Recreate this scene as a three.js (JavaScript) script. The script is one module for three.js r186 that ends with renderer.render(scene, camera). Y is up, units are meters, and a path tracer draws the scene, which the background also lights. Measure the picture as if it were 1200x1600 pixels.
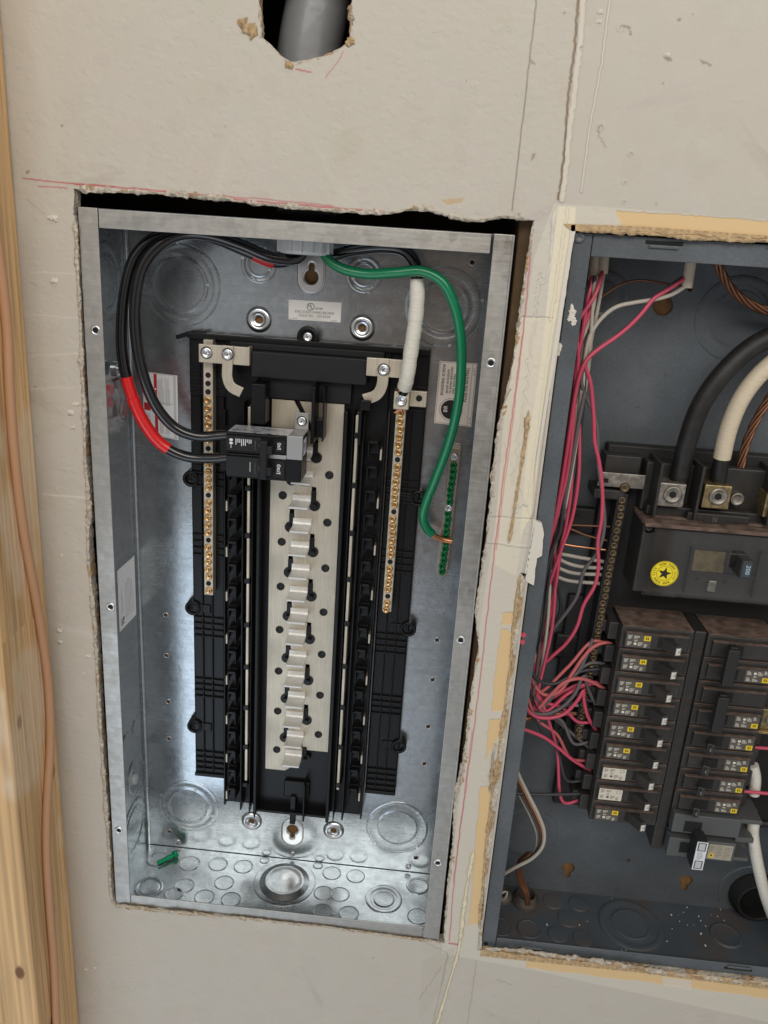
import * as THREE from 'three';
import { RoundedBoxGeometry } from 'three/addons/geometries/RoundedBoxGeometry.js';
import { mergeGeometries, toCreasedNormals } from 'three/addons/utils/BufferGeometryUtils.js';
import { RectAreaLightUniformsLib } from 'three/addons/lights/RectAreaLightUniformsLib.js';

// ---------------------------------------------------------------- camera, light, exposure
const scene = new THREE.Scene();
const camera = new THREE.PerspectiveCamera(65.53, 0.75, 0.02, 40);
const CAM = new THREE.Vector3(0.12848, 0.35241, 0.68998);
const AX = [[0.99519, 0.06255, -0.07538], [-0.08303, 0.94698, -0.31039], [0.05196, 0.31515, 0.94762]].map(a => new THREE.Vector3(...a));
camera.position.copy(CAM);
camera.quaternion.setFromRotationMatrix(new THREE.Matrix4().makeBasis(...AX));
scene.add(camera);
const renderer = new THREE.WebGLRenderer({ antialias: true });
renderer.setSize(768, 1024);
renderer.toneMapping = THREE.LinearToneMapping;
renderer.toneMappingExposure = 1.18;
renderer.shadowMap.enabled = true;
scene.background = new THREE.Color().setRGB(0.32, 0.32, 0.322);   // even daylight of the unfinished room behind the camera
RectAreaLightUniformsLib.init();
// two windows of the room stand behind the camera: [centre, size, turn about y, radiance]
const WINDOWS = [
  { at: [-0.62, -1.05, 1.25], size: [1.15, 1.15], turn: Math.PI - 0.3, nits: [0.52, 0.60, 0.69], name: 'low pale window facing the unfinished wall across the stud' },
  { at: [0.45, 1.6, 1.95], size: [3.0, 1.05], turn: Math.PI + 0.16, nits: [3.55, 3.4, 3.15], name: 'wide high daylight window facing both panels' },
];

// ---------------------------------------------------------------- helpers
const F = 1242.7;
const ray = (u, v) => new THREE.Vector3().addScaledVector(AX[0], (u - 600) / F).addScaledVector(AX[1], (800 - v) / F).addScaledVector(AX[2], -1);
const V = (u, v, z) => { const d = ray(u, v); return CAM.clone().addScaledVector(d, (z - CAM.z) / d.z); };
const VX = (u, v, x) => { const d = ray(u, v); return CAM.clone().addScaledVector(d, (x - CAM.x) / d.x); };
const VY = (u, v, y) => { const d = ray(u, v); return CAM.clone().addScaledVector(d, (y - CAM.y) / d.y); };
let seed = 7; const rnd = () => { seed = (seed * 1664525 + 1013904223) >>> 0; return seed / 4294967296; };
const rr = (a, b) => a + (b - a) * rnd();
const hash = (x, y, s) => { let h = (x * 374761393 + y * 668265263 + s * 2147483647) | 0; h = Math.imul(h ^ (h >>> 13), 1274126177); return ((h ^ (h >>> 16)) >>> 0) / 4294967296; };
function noise(x, y, per, s) {           // value noise, tiling every per cells
  const xi = Math.floor(x), yi = Math.floor(y), fx = x - xi, fy = y - yi, w = t => ((t % per) + per) % per;
  const a = hash(w(xi), w(yi), s), b = hash(w(xi + 1), w(yi), s), c = hash(w(xi), w(yi + 1), s), d = hash(w(xi + 1), w(yi + 1), s);
  const u = fx * fx * (3 - 2 * fx), v = fy * fy * (3 - 2 * fy);
  return a + (b - a) * u + (c - a) * v + (a - b - c + d) * u * v;
}
const fbm = (u, v, f, s, o = 4) => { let t = 0, a = 0.5, n = 0; for (let i = 0; i < o; i++) { t += a * noise(u * f, v * f, f, s + i); n += a; f *= 2; a *= 0.5; } return t / n; };
const clamp = (x, a = 0, b = 1) => Math.min(b, Math.max(a, x));
const mix = (a, b, t) => a + (b - a) * t;
function tex(n, fn, { color = false, metres = 1, m = n } = {}) {      // a tiling texture of real size; fn(u, v) gives a grey or rgb in 0..1
  const d = new Uint8Array(n * m * 4);
  for (let y = 0; y < m; y++) for (let x = 0; x < n; x++) {
    const c = fn(x / n, y / m), k = (y * n + x) * 4;
    for (let i = 0; i < 3; i++) d[k + i] = Math.round(255 * clamp(c.length ? c[i] : c));
    d[k + 3] = 255;
  }
  const t = new THREE.DataTexture(d, n, m); t.wrapS = t.wrapT = THREE.RepeatWrapping; t.magFilter = THREE.LinearFilter;
  t.minFilter = THREE.LinearMipmapLinearFilter; t.generateMipmaps = true; if (color) t.colorSpace = THREE.SRGBColorSpace;
  t.repeat.set(1 / metres, 1 / metres); t.needsUpdate = true; return t;
}
const names = new Map();
function numbered(n) { const k = names.get(n) ?? 0; names.set(n, k + 1); return k ? `${n}_${String(k).padStart(3, '0')}` : n; }
function metricUV(g) {                    // uv in metres from the face's dominant direction
  g = g.index ? g.toNonIndexed() : g;
  const p = g.attributes.position, uv = new Float32Array(p.count * 2), a = new THREE.Vector3(), b = new THREE.Vector3(), c = new THREE.Vector3();
  for (let i = 0; i < p.count; i += 3) {
    a.fromBufferAttribute(p, i); b.fromBufferAttribute(p, i + 1).sub(a); c.fromBufferAttribute(p, i + 2).sub(a); b.cross(c);
    const ax = Math.abs(b.x), ay = Math.abs(b.y), az = Math.abs(b.z);
    for (let k = 0; k < 3; k++) {
      const x = p.getX(i + k), y = p.getY(i + k), z = p.getZ(i + k);
      const [u, v] = az >= ax && az >= ay ? [x, y] : ax >= ay ? [z + 0.37, y] : [x, z + 0.61];
      uv[(i + k) * 2] = u; uv[(i + k) * 2 + 1] = v;
    }
  }
  g.setAttribute('uv', new THREE.BufferAttribute(uv, 2)); return g;
}
function M(...gs) {                       // merge to one geometry
  gs = gs.flat().map(g => { g = g.index ? g.toNonIndexed() : g.clone(); for (const k of Object.keys(g.attributes)) if (!['position', 'normal', 'uv'].includes(k)) g.deleteAttribute(k); g.clearGroups(); return g; });
  return gs.length === 1 ? gs[0] : mergeGeometries(gs);
}
function mesh(name, geo, mat, parent, { keepUV = false } = {}) {
  if (Array.isArray(geo)) geo = M(geo);
  if (!keepUV && !Array.isArray(mat) && (mat.map || mat.bumpMap || mat.roughnessMap)) geo = metricUV(geo);
  const o = new THREE.Mesh(geo, mat); o.name = parent ? name : numbered(name); o.castShadow = o.receiveShadow = true;
  (parent ?? scene).add(o); return o;
}
function tag(o, label, category, group, kind) { o.userData = { label, category }; if (group) o.userData.group = group; if (kind) o.userData.kind = kind; return o; }
function thing(name, label, category, group, at = [0, 0, 0]) { const g = new THREE.Group(); g.name = numbered(name); g.position.set(...at); scene.add(g); return tag(g, label, category, group); }
function structure(o) { o.userData.kind = 'structure'; return o; }
const box = (x0, x1, y0, y1, z0, z1) => new THREE.BoxGeometry(x1 - x0, y1 - y0, z1 - z0).translate((x0 + x1) / 2, (y0 + y1) / 2, (z0 + z1) / 2);
const rbox = (x0, x1, y0, y1, z0, z1, r = 0.001, s = 2) => new RoundedBoxGeometry(x1 - x0, y1 - y0, z1 - z0, s, Math.min(r, (x1 - x0) / 2.05, (y1 - y0) / 2.05, (z1 - z0) / 2.05)).translate((x0 + x1) / 2, (y0 + y1) / 2, (z0 + z1) / 2);
const cyl = (r, h, s = 20, r2 = r) => new THREE.CylinderGeometry(r2, r, h, s);              // along y
const cylz = (r, h, x, y, z, s = 20, r2 = r) => cyl(r, h, s, r2).rotateX(Math.PI / 2).translate(x, y, z);
const lathe = (pts, s = 36) => new THREE.LatheGeometry(pts.map(p => new THREE.Vector2(...p)), s);   // axis y
const lathez = (pts, x, y, z, s) => lathe(pts, s).rotateX(Math.PI / 2).translate(x, y, z);   // axis +z
function poly(pts) { return new THREE.Shape(pts.map(p => new THREE.Vector2(p.x ?? p[0], p.y ?? p[1]))); }
const ext = (shape, depth, z0 = 0, bevel = 0) => new THREE.ExtrudeGeometry(shape, { depth: depth - 2 * bevel, bevelEnabled: bevel > 0, bevelThickness: bevel, bevelSize: bevel, bevelOffset: -bevel, bevelSegments: 2, curveSegments: 20 }).translate(0, 0, z0 + bevel);
function path(pts) { return new THREE.CatmullRomCurve3(pts.map(p => p.isVector3 ? p : V(...p)), false, 'centripetal'); }
function tube(pts, r, seg, rad = 10) { const c = pts.isCurve ? pts : path(pts); return capped(c, r, seg ?? Math.max(12, Math.round(c.getLength() / 0.004)), rad); }
function capped(c, r, seg, rad) {
  const g = new THREE.TubeGeometry(c, seg, r, rad), parts = [g];
  for (const t of [0, 1]) { const d = c.getTangent(t).multiplyScalar(t ? 1 : -1), k = new THREE.CircleGeometry(r, rad); k.applyQuaternion(new THREE.Quaternion().setFromUnitVectors(new THREE.Vector3(0, 0, 1), d)); const e = c.getPoint(t); parts.push(k.translate(e.x, e.y, e.z)); }
  return M(parts);
}
function jag(pts, step, amp, s = 0, closed = true) {   // a broken, uneven outline through the points
  const out = [], n = pts.length;
  for (let i = 0; i < (closed ? n : n - 1); i++) {
    const a = pts[i], b = pts[(i + 1) % n], dx = b.x - a.x, dy = b.y - a.y, L = Math.hypot(dx, dy), k = Math.max(1, Math.round(L / step));
    for (let j = 0; j < k; j++) {
      const t = j / k, x = a.x + dx * t, y = a.y + dy * t, w = j ? (noise(x * 110 + 50, y * 110 + 50, 9999, s) - 0.5) * 1.2 + (noise(x * 420 + 90, y * 420 + 90, 9999, s + 3) - 0.5) * 0.9 : 0;
      out.push(new THREE.Vector2(x - dy / L * w * amp, y + dx / L * w * amp));
    }
  }
  if (!closed) out.push(new THREE.Vector2(pts[n - 1].x, pts[n - 1].y));
  return out;
}
function burr(pts, r, s, z = 0, flat = 0.6) {           // a crumbly ridge of torn paper and plaster along an edge
  const c = new THREE.CatmullRomCurve3(pts.map(p => new THREE.Vector3(p.x, p.y, z)), false, 'centripetal'), n = Math.max(20, Math.round(c.getLength() / 0.0018));
  const g = new THREE.TubeGeometry(c, n, 1, 7), p = g.attributes.position, q = new THREE.Vector3();
  for (let i = 0; i <= n; i++) {
    const o = c.getPointAt(i / n), e = Math.min(1, i / 4, (n - i) / 4);
    for (let j = 0; j <= 7; j++) {
      const k = i * 8 + j, w = r * e * (0.25 + 1.1 * noise(i * 0.7, (j % 7) * 1.3, 9999, s) * (0.4 + noise(i * 0.13, 3, 9999, s + 1)) * 1.3);
      q.fromBufferAttribute(p, k).sub(o).multiplyScalar(w); p.setXYZ(k, o.x + q.x, o.y + q.y, o.z + q.z * flat);
    }
  }
  g.computeVertexNormals(); return g;
}
function canvasTex(w, h, draw) { const c = document.createElement('canvas'); c.width = w; c.height = h; draw(c.getContext('2d'), w, h); const t = new THREE.CanvasTexture(c); t.colorSpace = THREE.SRGBColorSpace; t.anisotropy = 8; return t; }
function quad(a, b, c, d) {               // a, b along the top edge, d, c along the bottom; texture upright
  const g = new THREE.BufferGeometry(); g.setAttribute('position', new THREE.Float32BufferAttribute([a, b, c, d].flatMap(p => [p.x, p.y, p.z]), 3));
  g.setAttribute('uv', new THREE.Float32BufferAttribute([0, 1, 1, 1, 1, 0, 0, 0], 2)); g.setIndex([0, 3, 2, 0, 2, 1]); g.computeVertexNormals(); return g;
}
const std = o => new THREE.MeshStandardMaterial(o), phy = o => new THREE.MeshPhysicalMaterial(o);
const rgb = (r, g, b) => new THREE.Color().setRGB(r, g, b);

// ---------------------------------------------------------------- materials
const spangle = (u, v) => { let best = 9, id = 0; const N = 46, x = u * N, y = v * N; for (let i = -1; i < 2; i++) for (let j = -1; j < 2; j++) { const cx = Math.floor(x) + i, cy = Math.floor(y) + j, wx = ((cx % N) + N) % N, wy = ((cy % N) + N) % N; const d = Math.hypot(cx + hash(wx, wy, 1) - x, cy + hash(wx, wy, 2) - y); if (d < best) { best = d; id = hash(wx, wy, 3); } } return id; };
const galvTone = tex(512, (u, v) => { const s = spangle(u, v), b = fbm(u, v, 6, 11), st = noise(u * 8, v * 256, 256, 5), g = 0.86 + 0.05 * (s - 0.5) + 0.07 * (b - 0.5) + 0.04 * (st - 0.5); return [g * 0.985, g, g * 1.01]; }, { color: true, metres: 0.23 });
const galvRough = tex(512, (u, v) => 0.46 + 0.26 * (fbm(u, v, 5, 31) - 0.5) + 0.08 * (spangle(u, v) - 0.5) + 0.10 * (noise(u * 10, v * 300, 9999, 8) - 0.5), { metres: 0.31 });
const galvBump = tex(512, (u, v) => 0.5 + 0.5 * (fbm(u, v, 5, 41, 2) - 0.5) + 0.10 * (noise(u * 200, v * 200, 200, 6) - 0.5) + 0.04 * (spangle(u, v) - 0.5), { metres: 0.27 });
const mat = {
  galv: std({ color: rgb(0.66, 0.685, 0.70), metalness: 0.92, roughness: 0.52, map: galvTone, roughnessMap: galvRough, bumpMap: galvBump, bumpScale: 0.00028 }),
  galvFlange: std({ color: rgb(0.66, 0.62, 0.565), metalness: 0.85, roughness: 0.95, map: galvTone, roughnessMap: galvRough, bumpMap: galvBump, bumpScale: 0.0003 }),
  zinc: std({ color: rgb(0.72, 0.73, 0.74), metalness: 1, roughness: 0.28 }),
  tin: std({ color: rgb(0.84, 0.775, 0.675), metalness: 0.85, roughness: 0.5, map: tex(256, (u, v) => { const g = 0.86 + 0.18 * (fbm(u, v, 4, 71) - 0.5) + 0.07 * (noise(u * 200, v * 6, 9999, 4) - 0.5); return [g, g * 0.985, g * 0.95]; }, { color: true, metres: 0.1 }) }),
  stab: std({ color: rgb(0.74, 0.73, 0.70), metalness: 0.6, roughness: 0.5, bumpMap: tex(128, (u, v) => noise(u * 64, v * 64, 64, 19), { metres: 0.04 }), bumpScale: 0.0002 }),
  brass: std({ color: rgb(0.66, 0.42, 0.19), metalness: 1, roughness: 0.28 }),
  brassOld: std({ color: rgb(0.17, 0.125, 0.075), metalness: 0.8, roughness: 0.5 }),
  hole: std({ color: rgb(0.008, 0.008, 0.008), roughness: 0.9 }),
  black: phy({ color: rgb(0.006, 0.006, 0.0065), roughness: 0.36, specularIntensity: 0.6, bumpMap: tex(256, (u, v) => fbm(u, v, 24, 81, 3), { metres: 0.05 }), bumpScale: 0.0001 }),
  blackSoft: phy({ color: rgb(0.009, 0.0095, 0.011), roughness: 0.5, specularIntensity: 0.7 }),
  cableBlack: phy({ color: rgb(0.006, 0.006, 0.007), roughness: 0.22, clearcoat: 0.6, clearcoatRoughness: 0.1 }),
  cableOld: std({ color: rgb(0.028, 0.027, 0.027), roughness: 0.55, map: tex(128, (u, v) => { const g = 0.65 + 0.5 * (fbm(u, v, 6, 91) - 0.3); return [g, g * 0.97, g * 0.93]; }, { color: true, metres: 0.05 }) }),
  green: phy({ color: rgb(0.0, 0.19, 0.075), roughness: 0.27, clearcoat: 0.35, clearcoatRoughness: 0.2 }),
  greenScrew: std({ color: rgb(0.008, 0.16, 0.055), metalness: 0.75, roughness: 0.3 }),
  redTape: phy({ color: rgb(0.66, 0.012, 0.012), roughness: 0.3, clearcoat: 0.3 }),
  whiteTape: std({ color: rgb(0.72, 0.69, 0.60), roughness: 0.5, bumpMap: tex(128, (u, v) => noise(u * 6, v * 40, 9999, 3), { metres: 0.05 }), bumpScale: 0.0003 }),
  creamTape: std({ color: rgb(0.62, 0.52, 0.38), roughness: 0.5, bumpMap: tex(128, (u, v) => noise(u * 6, v * 40, 9999, 3), { metres: 0.05 }), bumpScale: 0.0003 }),
  copper: std({ color: rgb(0.80, 0.36, 0.19), metalness: 1, roughness: 0.32 }),
  copperOld: std({ color: rgb(0.25, 0.12, 0.07), metalness: 0.85, roughness: 0.5 }),
  red: phy({ color: rgb(0.56, 0.07, 0.125), roughness: 0.38 }),
  redDusty: phy({ color: rgb(0.50, 0.12, 0.12), roughness: 0.5 }),
  wireBlack: std({ color: rgb(0.035, 0.035, 0.04), roughness: 0.42 }),
  wireGrey: std({ color: rgb(0.11, 0.10, 0.10), roughness: 0.5 }),
  wireWhite: std({ color: rgb(0.46, 0.42, 0.36), roughness: 0.5 }),
  nm: std({ color: rgb(0.58, 0.50, 0.39), roughness: 0.6 }),
  pvc: std({ color: rgb(0.22, 0.222, 0.225), roughness: 0.3, bumpMap: tex(128, (u, v) => fbm(u, v, 8, 15, 3), { metres: 0.06 }), bumpScale: 0.0003 }),
  pvcPale: std({ color: rgb(0.70, 0.72, 0.72), roughness: 0.42 }),
  clear: phy({ color: rgb(0.95, 0.95, 0.95), roughness: 0.08, transmission: 1, thickness: 0, ior: 1.45 }),
  gypsum: std({ color: rgb(0.86, 0.82, 0.75), roughness: 0.95, map: tex(256, (u, v) => { const n = fbm(u, v, 20, 21), p = fbm(u, v, 5, 23); const g = 0.78 + 0.35 * (n - 0.5); return p > 0.62 ? [g * 0.92, g * 0.80, g * 0.66] : [g, g * 0.97, g * 0.92]; }, { color: true, metres: 0.06 }), bumpMap: tex(256, (u, v) => fbm(u, v, 30, 22), { metres: 0.06 }), bumpScale: 0.0015 }),
  paperWhite: std({ color: rgb(0.66, 0.62, 0.54), roughness: 0.9, side: THREE.DoubleSide }),
  paperTan: std({ color: rgb(0.74, 0.57, 0.36), roughness: 0.95, map: tex(128, (u, v) => { const g = 0.8 + 0.4 * (fbm(u, v, 12, 25) - 0.5); return [g, g * 0.96, g * 0.9]; }, { color: true, metres: 0.03 }) }),
  dark: std({ color: rgb(0.05, 0.035, 0.025), roughness: 0.95 }),
  ply: std({ color: rgb(0.42, 0.25, 0.12), roughness: 0.85, map: tex(256, (u, v) => { const g = 0.7 + 0.14 * (noise(u * 40, v * 4, 9999, 2) - 0.5) + 0.2 * (fbm(u, v, 5, 2) - 0.5); return [g, g * 0.93, g * 0.8]; }, { color: true, metres: 0.1 }) }),
  greyPaint: phy({ color: rgb(0.132, 0.148, 0.163), roughness: 0.42, map: tex(512, (u, v) => { const b = fbm(u, v, 5, 51), g = 0.88 + 0.3 * (b - 0.5) + 0.07 * (noise(u * 200, v * 200, 200, 9) - 0.5), k = noise(u * 90, v * 90, 90, 4) > 0.965 ? 0.72 : 1; return [g * k, g * k, g * k]; }, { color: true, metres: 0.3 }), roughnessMap: tex(256, (u, v) => 0.75 + 0.5 * (fbm(u, v, 6, 53) - 0.5), { metres: 0.2 }), bumpMap: tex(256, (u, v) => fbm(u, v, 40, 55, 3), { metres: 0.08 }), bumpScale: 0.00012 }),
  greyFloor: phy({ color: rgb(0.105, 0.125, 0.148), roughness: 0.5, map: tex(512, (u, v) => { const b = fbm(u, v, 5, 61), r = clamp((fbm(u, v, 7, 63) - 0.5) * 6), f = noise(u * 160, v * 160, 160, 7), g = 0.8 + 0.2 * (b - 0.5); const k = r * (0.5 + 0.5 * f) * 0.6; return [mix(g, 0.95, k), mix(g, 0.72, k), mix(g, 0.58, k)]; }, { color: true, metres: 0.22 }) }),
  dusty: std({ color: rgb(0.25, 0.175, 0.14), roughness: 0.9, map: tex(256, (u, v) => { const g = 0.72 + 0.5 * (fbm(u, v, 9, 65) - 0.5) + 0.14 * (noise(u * 120, v * 120, 120, 3) - 0.5); return [g, g * 0.97, g * 0.95]; }, { color: true, metres: 0.06 }) }),
  oldBlack: std({ color: rgb(0.072, 0.068, 0.064), roughness: 0.5, map: tex(256, (u, v) => { const d = clamp((fbm(u, v, 6, 67) - 0.5) * 4), f = noise(u * 90, v * 90, 90, 5), g = 0.62 + 0.18 * (f - 0.5); return [mix(g, 0.95, d * 0.55 * f), mix(g, 0.80, d * 0.55 * f), mix(g, 0.70, d * 0.55 * f)]; }, { color: true, metres: 0.05 }) }),
  oldDark: std({ color: rgb(0.016, 0.015, 0.015), roughness: 0.6 }),
  lugSteel: std({ color: rgb(0.62, 0.57, 0.50), metalness: 0.9, roughness: 0.5, map: tex(128, (u, v) => { const g = 0.75 + 0.4 * (fbm(u, v, 8, 69) - 0.5); return [g, g, g]; }, { color: true, metres: 0.03 }) }),
  lugBrass: std({ color: rgb(0.66, 0.52, 0.27), metalness: 0.9, roughness: 0.45, map: tex(128, (u, v) => { const g = 0.75 + 0.4 * (fbm(u, v, 8, 69) - 0.5); return [g, g, g]; }, { color: true, metres: 0.03 }) }),
  printWhite: std({ color: rgb(0.62, 0.62, 0.6), roughness: 0.6 }),
};

// ---------------------------------------------------------------- windows of the room (out of the picture; what lights the wall and what the metal mirrors)
for (const w of WINDOWS) {
  const g = thing('window', w.name, 'window', 'windows that light the wall', w.at); g.rotation.y = w.turn;
  const [W, H] = w.size, L = Math.max(...w.nits);
  const pane = new THREE.MeshStandardMaterial({ color: 0x000000, emissive: rgb(...w.nits.map(c => c / L)), emissiveIntensity: 1.0, roughness: 0.2 });
  mesh('pane', box(-W / 2, W / 2, -H / 2, H / 2, -0.01, 0), pane, g);
  const fm = std({ color: rgb(0.7, 0.7, 0.68), roughness: 0.5 });
  for (const s of [-1, 1]) { mesh('jamb', box(s * (W / 2 + 0.03) - 0.03, s * (W / 2 + 0.03) + 0.03, -H / 2 - 0.06, H / 2 + 0.06, -0.04, 0.03), fm, g); mesh('rail', box(-W / 2, W / 2, s * (H / 2 + 0.03) - 0.03, s * (H / 2 + 0.03) + 0.03, -0.04, 0.03), fm, g); }
  const l = new THREE.RectAreaLight(rgb(...w.nits.map(c => c / L)), L, W, H); l.name = 'window_light';
  l.position.set(w.at[0], w.at[1], w.at[2]); l.rotation.y = w.turn + Math.PI; l.translateZ(-0.04); scene.add(l);   // shines out of the glass, towards the wall
}

structure(mesh('far_wall', box(-0.4, 1.25, -1.5, 1.35, 2.75, 2.85), std({ color: rgb(0.33, 0.24, 0.185), roughness: 0.8 }))).userData.label = 'brown timber wall across the room, mirrored in the galvanised box';
// ---------------------------------------------------------------- wall
const WZ = 0.003, TH = 0.0127;
const wp = (u, v) => V(u, v, WZ);
const W2 = 0.18175, H2 = 0.3683, BZ = -0.0955;            // new panel: half size and depth
const RX0 = 0.2295, RX1 = 0.2295 + 0.3635, RY0 = -0.3715, RY1 = 0.3735;   // old panel
const openingPx = [[115, 295], [220, 300], [310, 306], [415, 319], [500, 327], [600, 332], [640, 327], [655, 325], [700, 336], [745, 345], [790, 338], [835, 344], [821, 440], [804, 560], [791, 625], [777, 690], [771, 760], [756, 880], [745, 960], [749, 1012], [743, 1050], [734, 1120], [727, 1180], [723, 1215], [712, 1260], [708, 1330], [702, 1380], [694, 1474], [660, 1470], [500, 1449], [350, 1433], [205, 1418], [180, 1415], [174, 1400], [170, 1330], [161, 1200], [155, 1110], [149, 1000], [143, 930], [137, 850], [139, 790], [133, 720], [131, 640], [127, 560], [125, 500], [121, 420], [117, 340]];
const holePx = [[404, -70], [404, 0], [408, 46], [407, 57], [421, 70], [438, 88], [452, 98], [468, 98], [484, 95], [512, 86], [536, 74], [546, 66], [549, 40], [547, 22], [550, 0], [553, -70]];
const opening = jag(openingPx.map(p => wp(...p)), 0.0022, 0.0016, 3);
const pipeHole = jag(holePx.map(p => wp(...p)), 0.0022, 0.0012, 9);
const rightHole = [[RX0 - 0.0015, RY0 - 0.0015], [RX1 + 0.0015, RY0 - 0.0015], [RX1 + 0.0015, RY1 + 0.0015], [RX0 - 0.0015, RY1 + 0.0015]].map(p => new THREE.Vector2(...p));
const TX0 = -0.42, TY0 = -0.62, TS = 1.24;               // square of wall that the paint texture covers, metres
const px2 = (c, u, v) => { const p = wp(u, v), n = c.canvas.width; return [(p.x - TX0) / TS * n, (1 - (p.y - TY0) / TS) * n]; };
function stroke(c, pts, w, style) { c.strokeStyle = style; c.lineWidth = w; c.lineJoin = c.lineCap = 'round'; c.beginPath(); pts.forEach((p, i) => { const q = px2(c, ...p); i ? c.lineTo(...q) : c.moveTo(...q); }); c.stroke(); }
function fill(c, pts, style) { c.fillStyle = style; c.beginPath(); pts.forEach((p, i) => { const q = px2(c, ...p); i ? c.lineTo(...q) : c.moveTo(...q); }); c.closePath(); c.fill(); }
const wob = (pts, a, s) => { const o = []; for (let i = 0; i < pts.length - 1; i++) for (let k = 0; k < 14; k++) { const t = k / 14; o.push([mix(pts[i][0], pts[i + 1][0], t) + (noise(i * 14 + k, 1, 9999, s) - 0.5) * a, mix(pts[i][1], pts[i + 1][1], t) + (noise(i * 14 + k, 7, 9999, s) - 0.5) * a]); } o.push(pts[pts.length - 1]); return o; };
const TAN_AREAS = [
  [[962, 330], [1010, 332], [1100, 338], [1260, 350], [1260, 386], [1150, 378], [1010, 368], [975, 362]],
  [[785, 958], [806, 955], [804, 975], [783, 977]], [[782, 984], [793, 982], [804, 996], [795, 1080], [788, 1110], [768, 1112], [772, 1060]],
  [[764, 1125], [785, 1122], [779, 1150], [758, 1190]], [[750, 1230], [770, 1226], [752, 1440], [732, 1446]],
  [[822, 1492], [1000, 1508], [1300, 1546], [1300, 1576], [1150, 1553], [1000, 1533], [822, 1512]],
];
const paintMap = canvasTex(2048, 2048, (c, n) => {
  c.fillStyle = 'rgb(190,183,171)'; c.fillRect(0, 0, n, n);
  // roller-laid paint: mottled patches and specks of grime
  for (let i = 0; i < 5200; i++) { const r = rr(3, 26), k = rnd(); c.fillStyle = k < 0.5 ? `rgba(176,164,148,${rr(0.03, 0.09)})` : `rgba(202,195,184,${rr(0.03, 0.09)})`; c.beginPath(); c.ellipse(rnd() * n, rnd() * n, r, r * rr(0.4, 1), rnd() * 3, 0, 7); c.fill(); }
  for (let i = 0; i < 420; i++) { c.fillStyle = `rgba(${rnd() < 0.3 ? '95,80,66' : '140,126,110'},${rr(0.1, 0.5)})`; c.beginPath(); c.ellipse(rnd() * n, rnd() * n, rr(0.6, 2.2), rr(0.6, 1.6), rnd() * 3, 0, 7); c.fill(); }
  for (let i = 0; i < 90; i++) { c.fillStyle = `rgba(${rnd() < 0.5 ? '150,136,118' : '214,208,198'},${rr(0.03, 0.08)})`; c.save(); c.translate(rnd() * n, rnd() * n); c.rotate(rr(-1.6, 1.6)); for (let j = 0; j < 6; j++) { c.beginPath(); c.ellipse(rr(-40, 40), rr(-8, 8), rr(12, 60), rr(2, 7), rr(-0.2, 0.2), 0, 7); c.fill(); } c.restore(); }
  // smoother, paler joint between the two panels and round the old one
  fill(c, [[866, 318], [1260, 348], [1260, 395], [905, 362], [842, 714], [830, 812], [808, 930], [792, 1100], [750, 1460], [757, 1480], [1260, 1545], [1260, 1610], [830, 1515], [690, 1490], [745, 1010], [800, 640], [835, 400]], 'rgba(206,199,184,0.75)');
  fill(c, [[872, 322], [900, 324], [897, 360], [842, 714], [832, 800], [812, 840], [824, 700], [846, 560], [858, 440]], 'rgba(226,216,192,0.9)');
  fill(c, [[806, 495], [866, 497], [846, 640], [824, 790], [806, 900], [770, 880], [788, 640]], 'rgba(222,212,190,0.55)');
  for (const a of TAN_AREAS) fill(c, wob([...a, a[0]], 2.5, 5), 'rgb(217,186,138)');
  fill(c, [[1035, 1526], [1080, 1532], [1080, 1548], [1036, 1540]], 'rgba(210,200,186,0.85)');
  fill(c, [[688, 312], [725, 309], [722, 316], [700, 320]], 'rgba(190,150,100,0.55)');
  // pencil and knife lines
  stroke(c, wob([[838, 0], [822, 140], [800, 330]], 1.2, 1), 1.2, 'rgba(96,86,76,0.55)');
  stroke(c, wob([[953, 0], [940, 100], [922, 195], [908, 300]], 1.5, 2), 1.8, 'rgba(222,214,200,0.7)');
  stroke(c, wob([[903, 0], [897, 80], [889, 140], [884, 200], [878, 270], [872, 312]], 2, 3), 2.6, 'rgba(130,108,84,0.8)');
  stroke(c, wob([[911, 0], [905, 80], [897, 150], [890, 200], [884, 270], [878, 312]], 3, 4), 5, 'rgba(224,214,198,0.5)');
  for (const [y0, y1] of [[425, 428], [492, 497], [556, 552], [608, 604]]) stroke(c, wob([[48, y0], [118 + (y0 - 425) * 0.06, y1]], 2, y0), 2, 'rgba(208,200,188,0.6)');
  stroke(c, wob([[68, 772], [138, 778]], 2, 8), 3, 'rgba(216,210,200,0.6)');
  stroke(c, wob([[40, 310], [70, 335]], 1, 9), 1, 'rgba(120,108,94,0.5)');
  // red chalk lines
  const red = (p, w, a, s) => stroke(c, wob(p, 1.6, s), w, `rgba(176,70,74,${a * 0.72})`);
  red([[36, 279], [110, 287], [178, 292]], 1.7, 0.9, 11); red([[60, 291], [105, 294]], 1.5, 0.8, 12); red([[116, 287], [260, 299], [400, 315], [600, 331]], 2.2, 0.85, 13); red([[255, 299], [420, 312], [520, 322]], 1.6, 0.7, 14);
  red([[832, 350], [822, 480], [812, 560], [790, 720], [768, 900], [748, 1080], [728, 1230], [713, 1340], [702, 1470]], 1.8, 0.85, 15); red([[818, 520], [797, 690], [775, 860]], 1.3, 0.6, 16);
  red([[738, 1140], [722, 1270], [708, 1380]], 1.5, 0.55, 17); red([[462, 108], [486, 113]], 1.6, 0.9, 18); red([[536, 80], [530, 94], [508, 122]], 1.3, 0.6, 19); red([[702, 1474], [718, 1476]], 3.5, 0.8, 20);
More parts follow.
